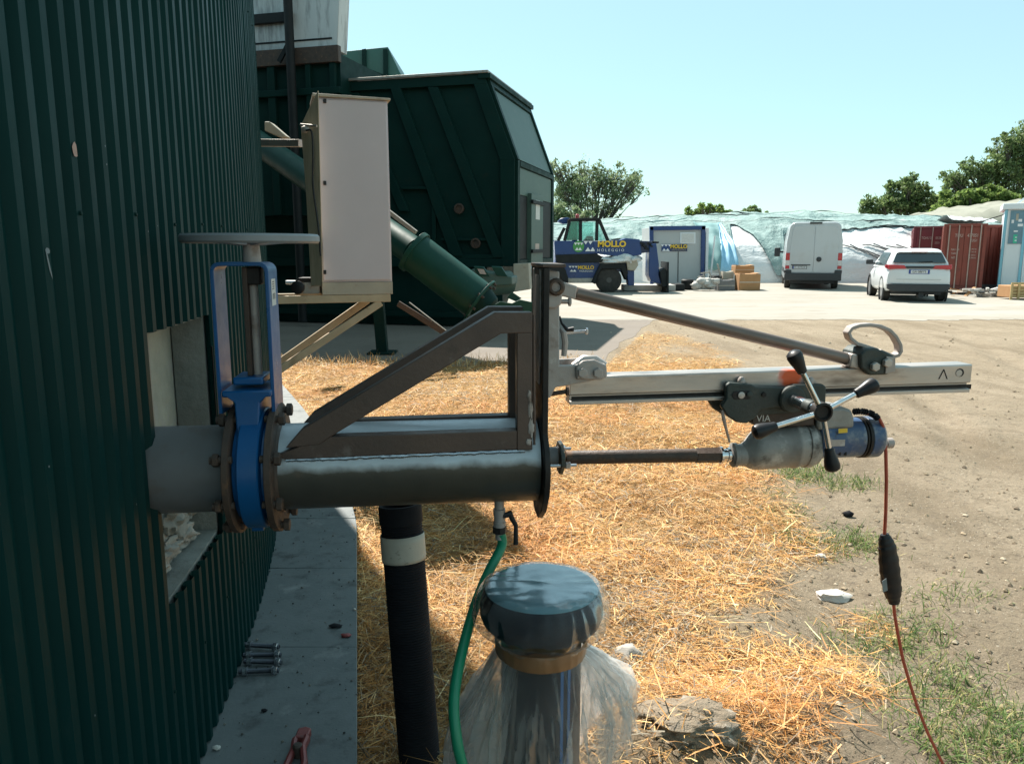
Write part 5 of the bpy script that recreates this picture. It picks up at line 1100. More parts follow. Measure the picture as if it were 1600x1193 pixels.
MB().sheet(dtf, 16, 14).build('drape', M['netd'], dn_, smooth=60, recalc=False, solid=.01)
bt_ = fthing('earth_bank', 'beige tarped bank rising behind the red containers', 'bank', 1560, 340, 44)
def bank(u, v):
    x = 20 + 34 * u; top_ = np.interp(x, [20, 22.5, 27, 30, 34, 54], [1.8, 2.9, 3.7, 4.3, 4.7, 5.0]); q = Vector((x * .9, v * 9, 3))
    return Vector((x, 40 + 14 * v - .5 * mnoise.noise(q), top_ * min(1, v * 3.2) + .3 * mnoise.noise(q * 1.7) * min(1, v * 4)))
MB().sheet(bank, 60, 20).build('tarp', M['tarpb'], bt_, smooth=60, recalc=False)
mb = MB(); mb.sheet(lambda u, v: Vector((at(1487 + 74 * u, 350, 38).x, 38 + 2 * v, 2.4 + .75 * math.sin(math.pi * min(1, .25 + .75 * v)) * (1 - .25 * u) + .1 * mnoise.noise(Vector((u * 9, v * 5, 2))))), 24, 8); mb.build('white_cover', M['foil'], bt_, smooth=60, recalc=False)

# ---- logo pieces
def logo(par, x, y, z, w, h, m_):
    mb = MB()
    for k in range(3):
        cx = x + (k - 1) * w / 2.4
        a_ = w / 4.8
        mb.add([(cx - a_, y, z + h / 2), (cx + a_, y, z + h / 2), (cx, y, z + h * .16)], [(0,2,1)])
        if k < 2: cx += w / 4.8; mb.add([(cx - a_ * 1.2, y, z - h / 2), (cx + a_ * 1.2, y, z - h / 2), (cx, y, z - h * .10)], [(0,1,2)])
    mb.build('logo', m_, par, smooth=0)
# ---- telehandler
TY = 27.6
th = fthing('telehandler', 'blue telescopic handler with glazed cab parked facing right', 'telehandler', 940, 455, TY)
def tprism(pts, d0, d1, name, m_, bev=.02, par=None): return MB().prism(fp(TY, *pts), TY + d0, TY + d1).build(name, m_, par or th, bevel=bev)
tprism([(845,410),(960,409),(985,410),(985,424),(938,426),(934,441),(884,441),(878,424),(845,424)], .15, 2.1, 'chassis', M['tblue'])
tprism([(884,434.5),(933,434.5),(932,442),(886,442)], .10, 2.0, 'sill', M['galv'])
tprism([(846,413),(878,412),(884,422),(888,440),(880,440),(872,425),(846,424)], -.05, .5, 'mudguard', M['tdark'])
tprism([(924,441),(932,424),(938,412),(976,411),(981,426),(978,438),(970,420),(940,420),(934,430),(930,444)], -.05, .5, 'mudguard', M['tdark'])
tprism([(866,376),(930,376),(935,392),(930,409),(868,410)], .05, 1.2, 'turret', M['tblue'])
tprism([(868,398),(932,396),(944,402),(940,410),(870,411)], .0, 1.3, 'turret_base', M['tdark'])
# boom on the far side of the cab
tprism([(926,377),(970,375),(978,372),(1000,374),(1003,398),(978,402),(930,396)], .02, .75, 'boom', M['tblue'])
tprism([(998,376),(1020,377),(1022,393),(1000,396)], .10, .65, 'boom_section', M['navy'])
for k in range(5): tprism([(1000 + k * 4, 378 + (k % 3) * 4), (1008 + k * 3, 380 + (k % 3) * 4), (1008 + k * 3, 382 + (k % 3) * 4), (1000 + k * 4, 381 + (k % 3) * 4)], .0, .1, 'hydraulic_line', M['tdark'], 0)
tprism([(1015,382),(1026,380),(1030,412),(1030,430),(1034,444),(1018,440),(1014,430)], .05, .8, 'boom_head', M['tblue'])
tprism([(1020,376.5),(1032,377.5),(1031,380),(1019,380)], .2, .6, 'head_cap', M['tdark'])
tprism([(1030,424),(1038,418),(1042,424),(1042,448),(1034,448)], -.1, 1.0, 'fork_carriage', M['tdark'])
tprism([(1042,409),(1044,409),(1043.6,458),(1041,458)], -.15, 1.15, 'fork_mast', M['tdark'], 0)
for d_ in (-.05, .85): tprism([(984,456.5),(1042,456),(1042,459),(984,458.4)], d_, d_ + .14, 'fork', M['tdark'], 0)
# cab: dark frame, green tinted panes
def cbar(p, q, w_, d, name='cab_post'): 
    a_ = at(*p, TY + d); b2 = at(*q, TY + d); MB().bar(a_, b2, w_, w_).build(name, M['tdark'], th, bevel=.01)
for d in (.12, 1.0):
    for p, q in (((882,376),(890,344.5)), ((890,343.5),(936,343)), ((936,343.5),(950,376)), ((907,376),(907,344)), ((932,376),(933,344)), ((872,376),(882,356))): cbar(p, q, .11, d)
tprism([(888,342.3),(938,341.8),(939,344),(889,344.6)], .06, 1.06, 'cab_roof', M['tdark'], .01)
M['panegreen'] = mat('green_pane', (.10,.42,.32), None, 2, .05, trans=.6)
for pts, m_ in (([(886,375),(893,346),(905,346),(905,375)], M['panegreen']), ([(909,375),(909,346),(931,346),(931,375)], M['cabglass']), ([(935,375),(935,347),(947,375)], M['cabglass'])):
    tprism(pts, .11, .125, 'cab_pane', m_, 0); tprism(pts, .99, 1.005, 'cab_pane', m_, 0)
tprism([(896,376),(898,366),(902,372),(904,376)], .4, .8, 'seat', M['tdark']); tprism([(914,376),(920,368),(928,369),(930,376)], .4, .8, 'console', M['tdark'])
tprism([(873,345),(878,340),(888,338.5),(895,341),(893,347),(882,349)], .6, 1.2, 'hood', M['tblue'], .03)
mb = MB(); q = at(902, 341.5, TY + .4); mb.lathe([(0,.07),(.03,.075),(.13,.07),(.16,.04)], q, (0,0,1), 14); mb.build('beacon', M['taill'], th)
tprism([(978,404),(994,403),(997,414),(991,423),(980,422)], -.1, .3, 'lamp_box', M['beige'], .03)
tprism([(979,422),(991,422),(991,446),(982,446)], .0, .5, 'outrigger', M['tblue'], .02)
for px in (868, 951.5):
    for d in (.0, 1.7):
        q = at(px, 437.5, TY + d); mb = MB(); mb.lathe([(0,.24),(.02,.40),(.06,.46),(.34,.46),(.38,.40),(.40,.24)], q, (0,1,0), 32); w_ = mb.build('wheel', M['tyre'], th)
        mb = MB(); mb.lathe([(-.01,.02),(-.015,.08),(.0,.10),(.01,.20),(.03,.27),(.04,.27)], q, (0,1,0), 24); mb.build('rim', M['rimd'], w_).location = (0,0,0)
def tlett(txt, px, py, size, m_, d, sx=1.0, bold=0.0, par=None, Y_=None):
    q = at(px, py, (Y_ or TY) + d); return text_obj(txt, size, m_, par or th, 'lettering', faceY(q.x, q.y, q.z), .004, bold=bold, sx=sx)
tlett('MOLLO', 956, 381.5, .285, M['yellow'], .00, 1.04, .012); tlett('N O L E G G I O', 954, 391, .13, M['white'], .00, 1.05)
tlett('MOLLO', 915.5, 418, .17, M['yellow'], .13, 1.0, .007); tlett('NOLEGGIO', 916, 423.5, .085, M['white'], .13, 1.15)
q = at(922.5, 384.5, TY + .03); logo(th, q.x, q.y, q.z, .40, .36, M['white'])
q = at(895.5, 420, TY + .14); logo(th, q.x, q.y, q.z, .26, .20, M['white'])
q = at(904, 385, TY + .035); mb = MB(); mb.lathe([(0,.20),(.004,.20)], q, (0,-1,0), 28); mb.build('emblem', M['emgreen'], th); logo(th, q.x, q.y - .008, q.z, .26, .26, M['white'])
# white bags thrown over the front mudguard
wb = fthing('white_sacks', 'crumpled white plastic sacks lying on the front of the blue handler', 'sack', 965, 411, TY)
mb = MB(); 
for k, (px, py, w_, h_) in enumerate(((958,407,.5,.16), (975,404,.45,.2), (988,405,.3,.14))): mb.blob(at(px, py, TY + .2), (w_, .35, h_), 30 + k, .6, 2.0, 16, 10)
mb.build('sack', M['foil'], wb, smooth=60)
# beams lying below the forks
bm_ = fthing('concrete_beam', 'long pale beam lying on the ground below the handler forks', 'beam', 1010, 455, 28.4)
p, q = at(974, 449, 28.6), at(1054, 448, 28.6); MB().box(p.x, q.x, 28.4, 29.2, .02, .22).build('beam', M['beam'], bm_, bevel=.01)
MB().box(q.x + .01, q.x + .35, 28.45, 29.3, .02, .25).build('end_cap', M['tdark'], bm_, bevel=.02)
# ---- site cabin
CY = 31.0
sb = fthing('site_cabin', 'grey site cabin with dark blue frame and company sign', 'cabin', 1060, 440, CY)
def sprism(pts, d0, d1, name, m_, bev=.01, par=None): return MB().prism(fp(CY, *pts), CY + d0, CY + d1).build(name, m_, par or sb, bevel=bev)
sprism([(1018,355),(1101,354),(1099,443),(1019,443)], .05, 2.3, 'shell', M['cabinp'])
for pts, nm in (([(1015,353.5),(1102,352.5),(1102,359),(1016,360)], 'frame_top'), ([(1015,354),(1021,354),(1021,444),(1016,444)], 'frame_post'), ([(1096,353),(1102.5,353),(1100,444),(1094.5,444)], 'frame_post')): sprism(pts, -.03, .10, nm, M['tblue'])
sprism([(1103.5,356),(1108,356),(1106,443),(1101.5,443)], .02, 2.3, 'side_panel', M['kios'])
wd = sprism([(1063,363),(1087,363),(1087,381),(1063,380.5)], .02, .06, 'window', M['kios']); sprism([(1065,365),(1085,365),(1085,379),(1065,379)], .012, .019, 'blind', M['paper'], 0)
sprism([(1059.5,393),(1060.6,393),(1060,441),(1059,441)], .035, .06, 'door_gap', M['tdark'], 0)
sprism([(1034,381.5),(1074,381.5),(1074,392.5),(1034,392.5)], .02, .048, 'sign_board', M['navy'], 0)
q = at(1040.5, 387, CY + .015); mb = MB(); mb.box(q.x - .17, q.x + .17, q.y, q.y + .004, q.z - .14, q.z + .14); mb.build('sign_panel', M['tblue'], sb); logo(sb, q.x, q.y - .005, q.z, .34, .26, M['white'])
tlett('MOLLO', 1060.5, 385.3, .20, M['yellow'], .012, 1.0, .008, sb, CY); tlett('NOLEGGIO', 1060.5, 390.3, .095, M['galv'], .012, 1.15, 0, sb, CY)
pp_ = fthing('pipe_post', 'thin white pole standing right of the site cabin', 'pole', 1109, 440, 30.6); q = at(1109, 440, 30.6); MB().cyl((q.x, q.y, 0), (q.x + .12, q.y, at(1111, 368, 30.6).z), .035, n=10).build('pole', M['kios'], pp_)
# ---- boxes and scrap in front of the clamp
def fbox(name, label, cat, px0, px1, py0, py1, Y_, dep, m_, group=None, extra=None, yaw=0):
    a_ = at(px0, py1, Y_); b2 = at(px1, py0, Y_); t = thing(name, label, cat, ((a_.x + b2.x) / 2, Y_, max(0, a_.z) if a_.z > .15 else 0), (0, 0, yaw), group)
    w_ = (b2.x - a_.x) / 2; h_ = b2.z - t.location.z; mb = MB(); mb.box(-w_, w_, 0, dep, 0, h_); mb.build('carton', m_, t, bevel=.02)
    mb = MB(); mb.box(-w_ * .98, w_ * .98, -.006, -.001, h_ * .48, h_ * .53); mb.build('tape_strip', M['tape'], t)
    for s_ in (-1, 1): mb = MB(); mb.bar((s_ * w_ * .5, dep * .5, h_ + .012), (s_ * w_ * .96, dep * .5, h_ + .03), dep * .96, .012, up=(0,0,1)); mb.build('flap', m_, t)
    return t
fbox('cardboard_box', 'large brown cardboard box on a pallet left of the white van', 'box', 1155, 1189, 428, 449, 28.8, .7, M['board'], 'cardboard boxes by the van')
fbox('cardboard_box', 'brown cardboard box stacked behind and above the large one', 'box', 1149, 1179, 415, 428, 29.7, .6, M['board'], 'cardboard boxes by the van')
fbox('cardboard_box', 'dusty grey brown box standing left of the cardboard stack', 'box', 1129, 1147, 425, 445, 29.4, .6, M['beige'], 'cardboard boxes by the van')
fbox('plastic_crate', 'low blue grey crate on the ground left of the cardboard boxes', 'crate', 1122, 1149, 438, 450, 28.7, .6, M['stub'])
rb2 = fthing('rubble_bag', 'lumpy heap of pale bags on the ground right of the beam', 'heap', 1105, 450, 28.6)
for k in range(9):
    mb = MB(); px = 1088 + k * 3.6 + random.uniform(-1, 1); py = 446 - (k % 3) * 3.4; p = at(px, py, 28.5 + .1 * (k % 2)); mb.blob(p, (.2, .18, .13), 40 + k, .5, 1.8, 10, 7); mb.build('bag', M['pallet'], rb2, smooth=60)
hc = fthing('hand_cart', 'small grey metal hand cart beside the heap of bags', 'cart', 1115, 440, 29.3)
for p, q in (((1095,427),(1109,425)), ((1109,425),(1112,443)), ((1121,412),(1126,432)), ((1099,428),(1101,436)), ((1112,436),(1128,436)), ((1090,433),(1100,431))): MB().bar(at(*p, 29.3), at(*q, 29.3), .05, .05).build('frame_tube', M['galv'], hc)
slab3([at(1113,440,29.3), at(1129,440,29.3), at(1128,430,29.4), at(1114,431,29.4)], (0,.6,0)).build('tray', M['tdark'], hc, bevel=.02)
q = at(1118, 437, 29.2); MB().lathe([(0,.14),(.07,.14)], q, (0,1,0), 16).build('wheel', M['tyre'], hc)
db = fthing('black_bucket', 'black drum standing by the right end of the pale beam', 'drum', 1074, 445, 29.4); q = at(1074, 450, 29.4); MB().lathe([(0,.2),(.05,.23),(.36,.25),(.40,.2)], (q.x, q.y, 0), (0,0,1), 16).build('drum', M['tdark'], db)

# ---- van
def sect(y, w, z0, zt, r=.25, k=6):
    pts = [(-w * .95, y, z0), (-w, y, z0 + .12), (-w, y, z0 + (zt - z0) * .42), (-w * .975, y, z0 + (zt - z0) * .68)]
    r = min(r, (zt - z0) * .35); wt = w * .90
    for i in range(k): an = math.pi - i * math.pi / 2 / (k - 1); pts.append((-wt + r + r * math.cos(an), y, zt - r + r * math.sin(an)))
    return pts + [(-x, yy_, z) for x, yy_, z in reversed(pts)]
g = gnd(1268, 452); VN = thing('white_van', 'white panel van seen from behind with closed rear doors', 'van', (g.x, g.y, 0), (0, 0, R(-18)))
W = 1.02
MB().loft([sect(0, W * .985, .36, 2.50, .22), sect(.05, W, .34, 2.54, .24), sect(.5, W, .32, 2.55), sect(3.8, W, .32, 2.55), sect(4.25, W, .32, 2.42), sect(4.9, W, .32, 1.75, .3), sect(5.15, W, .32, 1.32), sect(5.75, W * .95, .35, 1.12), sect(5.95, W * .8, .42, .85)]).build('body', M['vang'], VN, bevel=.01, smooth=40)
def vb(name, x0, x1, z0, z1, m_, y0=-.02, y1=.01, bev=.008, par=VN): mb = MB(); mb.box(x0, x1, y0, y1, z0, z1); return mb.build(name, m_, par, bevel=bev)
for s_ in (-1, 1):
    d = MB().prism([(s_ * .008, .64), (s_ * .86, .64), (s_ * .88, 1.3), (s_ * .80, 2.24), (s_ * .72, 2.40), (s_ * .008, 2.42)], -.018, .02).build('rear_door', M['vang'], VN, bevel=.012)
    vb('tail_light', s_ * .93 - .075, s_ * .93 + .075, 1.10, 1.38, M['taill'], -.03, .02, .015); vb('tail_light', s_ * .93 - .075, s_ * .93 + .075, .78, .90, M['taill'], -.03, .02, .015)
    vb('indicator', s_ * .93 - .07, s_ * .93 + .07, .90, 1.10, M['taillw'], -.028, .02, .015)
    vb('bumper_corner', s_ * .90 - .13, s_ * .90 + .13, .58, .74, M['plastic'], -.06, .2, .03)
vb('bumper', -1.02, 1.02, .33, .62, M['plastic'], -.10, .25, .03)
vb('brake_light', -.21, .23, 2.46, 2.535, M['plastic'], -.03, .02)
vb('plate_lamp_bar', -.80, -.10, .91, .945, M['plastic'], -.04, -.015, .005)
pl = vb('number_plate', -.75, -.22, .77, .90, M['plastic'], -.03, -.015, .004); vb('plate_face', -.73, -.24, .785, .885, M['plate'], -.034, -.0305, 0, pl)
vb('plate_strip', -.73, -.69, .785, .885, M['platebl'], -.0365, -.0345, 0, pl)
text_obj('FE 839DX', .115, M['tdark'], pl, 'plate_text', faceY(-.475, -.035, .835), .001, sx=.85)
mb = MB(); mb.lathe([(0,.095),(.02,.095),(.03,.08)], (.19, -.018, 1.14), (0,-1,0), 20); o = mb.build('door_handle', M['plastic'], VN)
for x_, z_ in ((-.45, 1.24), (-.45, 1.05)): vb('door_crease', x_ - .33, x_ + .33, z_, z_ + .012, M['cabinp'], -.022, -.017, 0)
for x_ in (-.87, .87):
    for y_ in (1.0, 4.9):
        mb = MB(); mb.lathe([(-.11,.20),(-.11,.32),(-.08,.345),(.08,.345),(.11,.32),(.11,.20)], (x_, y_, .345), (1,0,0), 28); w_ = mb.build('wheel', M['tyre'], VN)
        mb = MB(); mb.lathe([(-.06,.02),(-.06,.20),(.06,.20),(.06,.02)], (x_ + (.06 if x_ > 0 else -.06), y_, .345), (1,0,0), 20); mb.build('rim', M['rim'], w_)
mb = MB(); mb.box(-.8, .8, .2, 5.2, .22, .36); mb.build('underbody', M['plastic'], VN)
for s_ in (-1, 1):
    mb = MB(); mb.box(s_ * 1.26 - .12, s_ * 1.26 + .12, 4.45, 4.62, 1.20, 1.58); mb.bar((s_ * 1.0, 4.6, 1.4), (s_ * 1.2, 4.55, 1.4), .06, .08); mb.build('mirror', M['plastic'], VN, bevel=.04)
    MB().prism([(3.95, 1.45), (4.75, 1.45), (4.45, 2.1), (3.95, 2.15)], s_ * 1.0 - .012, s_ * 1.0 + .022, 'x').build('side_window', M['glassd'], VN)
    vb('side_rail', s_ * 1.022 - .012, s_ * 1.022 + .012, .62, .80, M['plastic'], .5, 4.2, .005)

# ---- white SUV
g = gnd(1432, 472); CR = thing('white_suv', 'dusty white suv parked in front of the red containers seen from behind', 'car', (g.x, g.y, 0), (0, 0, R(-17))); CR.scale = (.95, .95, .95)
def low_sect(y, w, z0, zt): 
    return [(-w * .92, y, z0), (-w * .99, y, z0 + .10), (-w, y, z0 + .30), (-w * .985, y, zt - .22), (-w * .93, y, zt - .06), (-w * .84, y, zt), (w * .84, y, zt), (w * .93, y, zt - .06), (w * .985, y, zt - .22), (w, y, z0 + .30), (w * .99, y, z0 + .10), (w * .92, y, z0)]
MB().loft([low_sect(0, .80, .40, .98), low_sect(.05, .87, .36, 1.05), low_sect(.22, .915, .33, 1.12), low_sect(.7, .925, .31, 1.10), low_sect(2.6, .92, .30, 1.04), low_sect(3.3, .91, .32, 1.00), low_sect(4.0, .86, .36, .90), low_sect(4.32, .70, .42, .72)]).build('body', M['vanw'], CR, bevel=.01, smooth=45)
def gh_ring(z, y0, y1, w, r): 
    r = .16; pts = []
    for cx, cy, a0 in ((w - r, y1 - r, 0), (-w + r, y1 - r, 90), (-w + r, y0 + r, 180), (w - r, y0 + r, 270)):
        for i in range(5): an = R(a0 + i * 22.5); pts.append((cx + r * math.cos(an), cy + r * math.sin(an), z))
    return pts
MB().loft([gh_ring(1.02, .06, 3.30, .86, .2), gh_ring(1.20, .12, 3.05, .83, .2), gh_ring(1.46, .30, 2.60, .70, .2), gh_ring(1.56, .36, 2.35, .655, .2), gh_ring(1.61, .48, 2.2, .59, .2), gh_ring(1.635, .70, 2.0, .45, .2)]).build('greenhouse', M['vanw'], CR, smooth=50)
slab3([(-.74, .095, 1.19), (.74, .095, 1.19), (.63, .27, 1.49), (-.63, .27, 1.49)], (0, -.02, .01)).build('rear_window', M['glassd'], CR, bevel=.01)
slab3([(-.62, .20, 1.50), (.62, .20, 1.50), (.58, .42, 1.57), (-.58, .42, 1.57)], (0, 0, .03)).build('roof_spoiler', M['vanw'], CR, bevel=.015)
for s_ in (-1, 1):
    slab3([(s_ * .862, .55, 1.12), (s_ * .852, 2.75, 1.10), (s_ * .70, 2.25, 1.50), (s_ * .70, .85, 1.50)], (s_ * .012, 0, .004)).build('side_window', M['glassd'], CR)
    MB().prism([(s_ * .36, 1.02), (s_ * .88, 1.00), (s_ * .87, 1.14), (s_ * .42, 1.12)], -.02, .16).build('tail_light', M['taill'], CR, bevel=.012)
    MB().prism([(.16, 1.02), (.36, 1.05), (.34, 1.13), (.16, 1.14)], s_ * .895 - .03, s_ * .895 + .03, 'x').build('tail_light', M['taill'], CR, bevel=.01)
    mb = MB(); mb.box(s_ * 1.05 - .11, s_ * 1.05 + .11, 2.62, 2.74, 1.10, 1.26); mb.bar((s_ * .84, 2.72, 1.12), (s_ * 1.0, 2.7, 1.15), .05, .06); mb.build('mirror', M['plastic'], CR, bevel=.04)
    for y_ in (.78, 3.38):
        mb = MB(); x_ = s_ * .79; mb.lathe([(-.11,.19),(-.11,.31),(-.08,.335),(.08,.335),(.11,.31),(.11,.19)], (x_, y_, .335), (1,0,0), 28); w_ = mb.build('wheel', M['tyre'], CR)
        mb = MB(); mb.lathe([(-.05,.02),(-.05,.21),(.05,.21),(.05,.02)], (x_ + s_ * .062, y_, .335), (1,0,0), 20); mb.build('rim', M['rim'], w_)
        mb = MB(); mb.lathe([(-.02,.36),(-.02,.42),(.02,.42),(.02,.36)], (s_ * .905, y_, .345), (1,0,0), 32, caps=False); mb.build('arch_trim', M['plastic'], CR)
def cbx(name, x0, x1, z0, z1, m_, y0=-.02, y1=.03, bev=.006, par=CR): mb = MB(); mb.box(x0, x1, y0, y1, z0, z1); return mb.build(name, m_, par, bevel=bev)
cbx('light_strip', -.40, .40, 1.03, 1.10, M['plastic'], -.015, .10)
MB().prism([(-.88,.56), (.88,.56), (.86,.40), (.70,.31), (-.70,.31), (-.86,.40)], -.07, .25).build('bumper', M['plastic'], CR, bevel=.03)
cbx('tailgate_line', -.62, .62, .685, .70, M['cabinp'], -.006, .01, 0)
pl = cbx('number_plate', -.29, .29, .86, .99, M['platebl'], -.012, .02, .004); cbx('plate_face', -.235, .235, .875, .975, M['plate'], -.0165, -.0125, 0, pl)
text_obj('GA 088YB', .105, M['tdark'], pl, 'plate_text', faceY(0, -.0175, .925), .001, sx=.85)
mb = MB(); mb.bar((-.03, .085, 1.21), (.36, .09, 1.235), .03, .025); mb.build('wiper', M['tdark'], CR)
cbx('brake_light', -.22, .22, 1.515, 1.53, M['taill'], .185, .21, .003)
mb = MB(); mb.box(-.7, .7, .25, 4.0, .22, .34); mb.box(.05, .2, .1, .5, .14, .3); mb.build('underbody', M['plastic'], CR)

# ---- containers
def container(name, label, px, py, Y_, yaw, w, h, ln_, m_, zoff=0, texts=True, rods=(.14,.36,.64,.86)):
    p = at(px, py, Y_); t = thing(name, label, 'container', (p.x, p.y, 0), (0, 0, yaw), 'shipping containers')
    mb = MB(); mb.box(0.03, w - .03, .04, ln_ - .03, .05, h - .03); mb.build('shell', m_, t)
    for x_ in (0, w - .12):
        mb = MB(); mb.box(x_, x_ + .12, 0, .12, 0, h); mb.build('corner_post', m_, t, bevel=.01)
    mb = MB(); mb.box(.12, w - .12, .0, .10, h - .12, h - .002); mb.build('header', m_, t, bevel=.01); mb = MB(); mb.box(.12, w - .12, .0, .10, .002, .14); mb.build('sill', m_, t, bevel=.01)
    for k in range(2):
        x0 = .125 + k * (w - .25) / 2; x1 = x0 + (w - .25) / 2 - .012; mb = MB(); mb.box(x0, x1, .012, .05, .15, h - .13); mb.build('door', m_, t, bevel=.01)
    for f_ in rods:
        mb = MB(); mb.cyl((w * f_, -.02, .06), (w * f_, -.02, h - .05), .022, n=8); mb.build('lock_rod', M['rodz'], t)
    n_ = int(ln_ / .28)
    for k in range(n_):
        y_ = .2 + k * .28
        for x_ in (-.0, w - .03): mb = MB(); mb.box(x_, x_ + .03, y_, y_ + .13, .16, h - .12); mb.build('side_rib', m_, t)
    return t
c2 = container('shipping_container', 'rust red container with pale lock rods right behind the suv', 1466, 451, 29.6, R(-28), 1.42, 2.46, 5.5, M['contr'])
for z_, s_, tx, x_ in ((2.02, .17, 'TRIU', .52), (2.02, .17, '477051 3', 1.02), (1.84, .14, '22G1', 1.02), (1.50, .10, 'MAX GR', .44), (1.36, .10, 'TARE', .40), (1.2, .10, 'NET', .40), (1.52, .07, '30 480 KG', 1.02), (1.42, .07, '67 200 LB', 1.02), (1.30, .07, '2 230 KG', 1.02), (1.2, .07, '28 250 KG', 1.02)):
    text_obj(tx, s_, M['faded'], c2, 'lettering', faceY(x_, .008, z_), .002, sx=.72)
c1 = container('shipping_container', 'dark maroon container half hidden behind the suv and red container', 1421, 440, 33.5, R(-26), 1.45, 2.48, 5.5, M['contm'], rods=(.18,.5,.75))
for z_, s_, tx, x_ in ((1.98, .15, 'TGHU 3', .5), (1.98, .15, '052817', 1.0), (1.78, .12, '22G1', .92)): text_obj(tx, s_, M['faded'], c1, 'lettering', faceY(x_, .008, z_), .002, sx=.72)
c3 = thing('shipping_container', 'rust red corrugated container side between the kiosk and open container', 'container', (at(1518, 446, 30.5).x, 30.5, 0), (0, 0, R(-14)), 'shipping containers')
hc3 = at(1530, 351, 30.5).z
mb = MB(); mb.box(.02, 6, .05, 2.4, .06, hc3 - .03); mb.build('shell', M['contr'], c3)
for x_ in (0,): mb = MB(); mb.box(x_, x_ + .16, -.02, .14, 0, hc3); mb.build('corner_post', M['contm'], c3, bevel=.01)
mb = MB(); mb.box(.16, 6, -.01, .1, hc3 - .12, hc3 - .002); mb.build('top_rail', M['contr'], c3); mb = MB(); mb.box(.16, 6, -.01, .1, .01, .16); mb.build('bottom_rail', M['stub'], c3)
for k in range(21): mb = MB(); mb.prism([(.2 + k * .275, .052), (.23 + k * .275, .012), (.36 + k * .275, .012), (.39 + k * .275, .052)], .17, hc3 - .13, 'z'); mb.build('side_rib', M['contr'], c3)
for k, ch in enumerate('TRHU'): text_obj(ch, .26, M['faded'], c3, 'lettering', faceY(1.12, .004, 2.1 - k * .36), .002)
hd = fthing('steel_hopper', 'dark brown steel cone frame in the gap between the red containers', 'scrap', 1528, 446, 29.8)
slab3([at(1519,446,29.8), at(1530,446,29.8), at(1531,425,29.8), at(1535,412,29.8), at(1517,412,29.8), at(1520,428,29.8)], (.1,.4,0)).build('cone', M['rust'], hd, bevel=.02)
MB().bar(at(1521,408,29.7), at(1535,407,29.7), .2, .03).build('rim', M['galv'], hd)
# ---- kiosk
KO = gnd(1558, 453); KF = PF((KO.x, KO.y, 0), R(-30))
ks = thing('kiosk', 'white and pale blue glazed kiosk cut off by the right edge', 'kiosk', KF.o, (0, 0, KF.yaw))
kz = KF.p2(1570, 318)[1]; wz0 = KF.p2(1580, 381)[1]; kw = KF.p2(1597, 380)[0]
def kb(name, x0, x1, y0, y1, z0, z1, m_, bev=.01, par=ks): mb = MB(); mb.box(x0, x1, y0, y1, z0, z1); return mb.build(name, m_, par, bevel=bev)
kb('wall', 0, 2.6, 0, 2.4, .02, kz - .22, M['kios']); kb('roof', -.10, 2.8, -.15, 2.6, kz - .22, kz, M['kios'], .02)
for x_ in (-.02, kw - .02):
    kb('corner_trim', x_, x_ + .09, -.05, -.002, .02, kz - .222, M['kiosb']); kb('post', x_ + .10, x_ + .15, -.04, -.002, .02, kz - .222, M['kios'])
M['kglass'] = mat('kiosk_glass', (.07,.16,.22), (.10,.20,.28), 2, .08, spec=.7); M['emg'] = mat('notice_green', (.03,.45,.28), None, 4, .5)
wd = kb('window', .17, kw - .03, -.03, -.003, wz0, kz - .26, M['kglass'], 0); ww = kw - .2; wh_ = kz - .26 - wz0
for x0, x1, z0, z1, m_ in ((.38,.66,.02,.28,'emg'), (.12,.30,.62,.72,'white'), (.62,.88,.66,.74,'white'), (.60,.98,.52,.60,'white'), (.36,.66,.36,.40,'white'), (.42,.60,.70,.90,'beige'), (.5,.64,.08,.12,'white'), (.5,.64,.18,.21,'white')):
    kb('notice', .17 + x0 * ww, .17 + x1 * ww, -.036 - (.004 if z0 < .2 and m_ == 'white' else 0), -.031, wz0 + z0 * wh_, wz0 + z1 * wh_, M[m_], 0, wd)
mb = MB(); mb.bar((-.05, .3, kz - .4), (-1.5, 2.5, kz - .85), .03, .03); mb.build('cable', M['tdark'], ks)
mb = MB(); mb.bar((.25, .6, kz - .1), (.75, .5, kz + .36), .06, .06); mb.build('roof_pole', M['kios'], ks)
# ---- scrap on pallets
def scrap(name, label, px0, px1, py0, py1, Y_, n_, m_, seed):
    random.seed(seed); t = fthing(name, label, 'scrap', (px0 + px1) / 2, py1, Y_)
    for k in range(n_):
        p = at(random.uniform(px0, px1), random.uniform(py0, py1), Y_ + random.uniform(0, .6)); q = p + Vector((random.uniform(-.5, .5), random.uniform(-.3, .3), random.uniform(-.03, .06))); p.z = max(.04, p.z); q.z = max(.04, q.z)
        MB().bar(p, q, random.uniform(.05, .14), random.uniform(.03, .08)).build('piece', m_[k % len(m_)], t, bevel=.006)
    return t
scrap('scrap_heap', 'pile of pale bent profiles on a pallet in front of the kiosk', 1522, 1575, 452, 466, 24.8, 42, [M['pallet'], M['galv'], M['stonew'], M['stub']], 4)
scrap('scrap_heap', 'dark scrap and an orange plank at the foot of the red container', 1484, 1512, 452, 461, 26.0, 16, [M['tdark'], M['rust'], M['stub'], M['board']], 6)
MBp = fthing('orange_plank', 'orange brown plank leaning over the dark scrap by the red container', 'plank', 1512, 462, 25.4); MB().bar(at(1508,463,25.4), at(1523,449,25.6), .1, .04).build('plank', M['board'], MBp); MB().bar(at(1487,463,25.4), at(1512,464,25.4), .12, .05).build('plank', M['board'], MBp)
wc = fthing('wooden_crate', 'tan slatted wooden crate cut off by the right edge', 'crate', 1595, 470, 23.6)
x0 = at(1578, 470, 23.6).x; zc_ = at(1590, 444, 23.6).z
